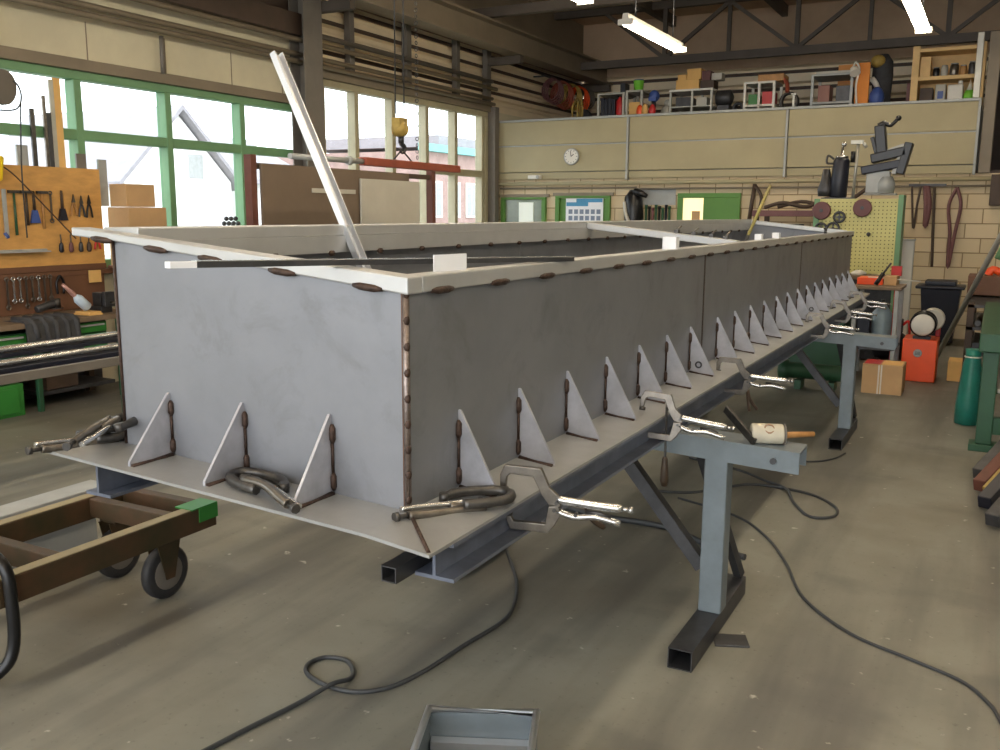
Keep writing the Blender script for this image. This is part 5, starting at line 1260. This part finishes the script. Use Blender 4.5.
MB().box(-1.95, -1.77, 14.2, 14.24, ZM, 3.72).build('side_panel', mat('orange_board', rgb(226, 138, 48), 0.6, 0, 0.06), t, 0.004)
MB().box(-2.29, -1.96, 14.85, 14.89, ZM, 3.80).build('back_panel', mat('dull_orange_board', rgb(206, 140, 72), 0.6, 0, 0.06), t, 0.004)
MB().box(-1.95, -1.93, 14.24, 14.88, ZM, 3.70).build('shelf_side', BROWNB, t)
t = thing('spot_lamp', 'cream spot lamp with a bent neck before the orange board', 'lamp', (-1.98, 14.1, ZM))
MB().lathe((-1.98, 14.12, 3.66), (0.3, -0.5, -0.8), [(0, 0.02), (0.03, 0.05), (0.12, 0.075)], 14).build('shade', WHITEP, t)
MB().tube(spline([(-1.98, 14.12, 3.66), (-1.95, 14.12, 3.72), (-1.90, 14.12, 3.62), (-1.93, 14.12, 3.40), (-1.90, 14.12, ZM + 0.02)], 5), 0.014, 8).cyl((-1.90, 14.12, ZM), (-1.90, 14.12, ZM + 0.02), 0.07, n=14).build('neck', WHITEP, t)
t = thing('clothes_bundle', 'bundle of dark and yellow work clothes hung beside the orange board', 'clothes', (-1.66, 14.5, ZM))
MB().lathe((-1.64, 14.55, ZM), (0, 0, 1), [(0, 0.12), (0.25, 0.13), (0.5, 0.14), (0.68, 0.13), (0.78, 0.06)], 14).build('dark_coat', CLOTH, t)
MB().sph((-1.70, 14.45, 3.76), 0.10, (1, 1, 0.9)).build('yellow_cloth', HOOKY, t)
MB().tube(spline([(-1.76, 14.38, 3.52), (-1.70, 14.36, 3.44), (-1.66, 14.36, 3.34)], 4), 0.04, 8).build('cream_sleeve', WHITEP, t)
tag(MB().sph((-1.66, 14.22, ZM + 0.155), 0.10, (1.0, 1.0, 1.5)).build('blue_sack', BLUEP), 'blue sack at the foot of the hanging work clothes', 'sack')
tag(MB().box(-1.78, -1.24, 13.66, 13.8, ZM + 0.014, ZM + 0.03).build('white_lath', WHITEP), 'white lath lying on the mezzanine edge below the ribbed wall', 'lath')
carton('storage_box', -1.29, -1.19, 14.3, 14.5, ZM, 3.42, MAROON, 'slim maroon box leaning left of the wooden shelf', 'box', False)
t = thing('wooden_shelf', 'open wooden shelf of jars and canisters at the right mezzanine end', 'shelf', (-0.77, 14.4, ZM))
SHW = mat('pale_shelf_wood', rgb(226, 190, 130), 0.6, 0, 0.08, 6)
MB().box(-1.23, -1.14, 14.15, 14.6, ZM, 3.88).build('side_panel', SHW, t, 0.004)
MB().box(-0.42, -0.34, 14.15, 14.6, ZM, 3.88).build('side_panel', SHW, t, 0.004)
MB().box(-1.14, -0.42, 14.58, 14.6, ZM, 3.86).build('back_panel', SHW, t)
for z in (3.12, 3.45, 3.82):
    MB().box(-1.14, -0.42, 14.15, 14.58, z - 0.025, z + 0.025).build('shelf_board', SHW, t, 0.004)
carton('storage_box', -1.13, -1.0, 14.2, 14.4, 3.477, 3.74, SHW, 'cream box on the upper board of the wooden shelf', 'box', False)
for k, (x, r, h, m, lb) in enumerate(((-0.93, 0.042, 0.12, BLACK, 'black jar left of the row on the upper shelf board'), (-0.83, 0.045, 0.14, WBOARD, 'pale jar second in the row on the upper shelf board'), (-0.71, 0.055, 0.16, TOOL, 'grey tin in the middle of the upper shelf board'), (-0.60, 0.045, 0.13, WOODH, 'brown jar right of the grey tin'), (-0.49, 0.05, 0.17, DARK_STEEL, 'dark jar last in the row on the upper shelf board'))):
    t = thing('jar', lb, 'jar', (x, 14.25, 3.476))
    MB().lathe((x, 14.25, 3.477), (0, 0, 1), [(0, r * 0.95), (0.005, r), (h * 0.8, r), (h * 0.9, r * 0.8)], 14).build('body', m, t)
    MB().cyl((x, 14.25, 3.477 + h * 0.9), (x, 14.25, 3.477 + h), r * 0.85, n=14).build('lid', GREYP, t)
carton('storage_box', -1.11, -0.95, 14.2, 14.4, 3.147, 3.33, DKBROWN, 'dark box on the lower board of the wooden shelf', 'box', False)
t = thing('canister', 'grey canister with a blue label on the lower shelf board', 'canister', (-0.85, 14.25, 3.146))
MB().box(-0.92, -0.79, 14.2, 14.35, 3.147, 3.37).build('body', WBOARD, t, 0.012)
MB().box(-0.89, -0.82, 14.196, 14.199, 3.18, 3.28).build('blue_label', BLUEP, t)
t = thing('canister', 'large white canister in the middle of the lower shelf board', 'canister', (-0.68, 14.25, 3.146))
MB().box(-0.77, -0.58, 14.2, 14.38, 3.147, 3.36).build('body', WHITEP, t, 0.02)
MB().cyl((-0.62, 14.28, 3.36), (-0.62, 14.28, 3.41), 0.03, n=10).build('cap', WHITEP, t)
t = thing('spray_bottle', 'lime green bottle with a white conical tip on the lower shelf board', 'bottle', (-0.50, 14.25, 3.146))
MB().lathe((-0.50, 14.25, 3.147), (0, 0, 1), [(0, 0.07), (0.01, 0.075), (0.08, 0.072), (0.13, 0.05)], 16).build('body', LIME, t)
MB().lathe((-0.50, 14.25, 3.278), (0, 0, 1), [(0, 0.04), (0.10, 0.012), (0.14, 0.006)], 12).build('tip', WHITEP, t)
# hose coils on the far window wall above the mezzanine
t = thing('hose_rail', 'rail carrying the orange hose coils high on the far wall', 'rail', (-7.3, 16.2, 3.9))
MB().tube([(-7.22, 15.0, 3.99), (-7.22, 17.0, 3.99)], 0.014, 8).build('rail', DARK_STEEL, t)
for y in (15.1, 16.1, 16.9):
    MB().box(-7.44, -7.22, y - 0.012, y + 0.012, 3.975, 4.0).build('bracket', DARK_STEEL, t)
for y, r, m, lb in ((15.35, 0.19, MAROON, 'maroon hose coil leftmost on the hose rail'), (15.75, 0.21, RED_T, 'orange red hose coil second on the hose rail'), (16.15, 0.20, HOOKY, 'ochre hose coil in the middle of the hose rail'), (16.5, 0.20, ORANGE, 'bright orange hose coil fourth on the hose rail'), (16.85, 0.15, POST_GREY, 'grey hose coil rightmost on the hose rail')):
    t = thing('hose_coil', lb, 'hose coil', (-7.2, y, 3.5))
    m_ = MB()
    for j in range(4):
        m_.torus((-7.20 + 0.022 * j, y + 0.02 * (j - 1.5), 3.975 - r - 0.015 * j), (0.25 + 0.06 * j, 1.0, 0.08 * (j - 1.5)), r + 0.006 * j, 0.016, 24, 6)
    m_.build('coil', m, t)
    MB().tube([(-7.17, y, 4.0), (-7.17, y, 3.94)], 0.008, 6).build('tie', BLACK, t)
tag(MB().sph((-6.75, 15.8, ZM + 0.20), 0.13, (1.2, 1.2, 1.5)).build('dark_sack', CLOTH), 'dark sack on the mezzanine below the hose coils', 'sack')
t = thing('yellow_hose', 'yellow hose loops standing on the mezzanine near the left rack', 'hose', (-6.35, 14.6, ZM))
m_ = MB()
for j in range(3):
    m_.torus((-6.38 + 0.04 * j, 14.6, ZM + 0.20), (1, 0.3 * j, 0), 0.18, 0.016, 20, 6)
m_.build('coil', HOOKY, t)
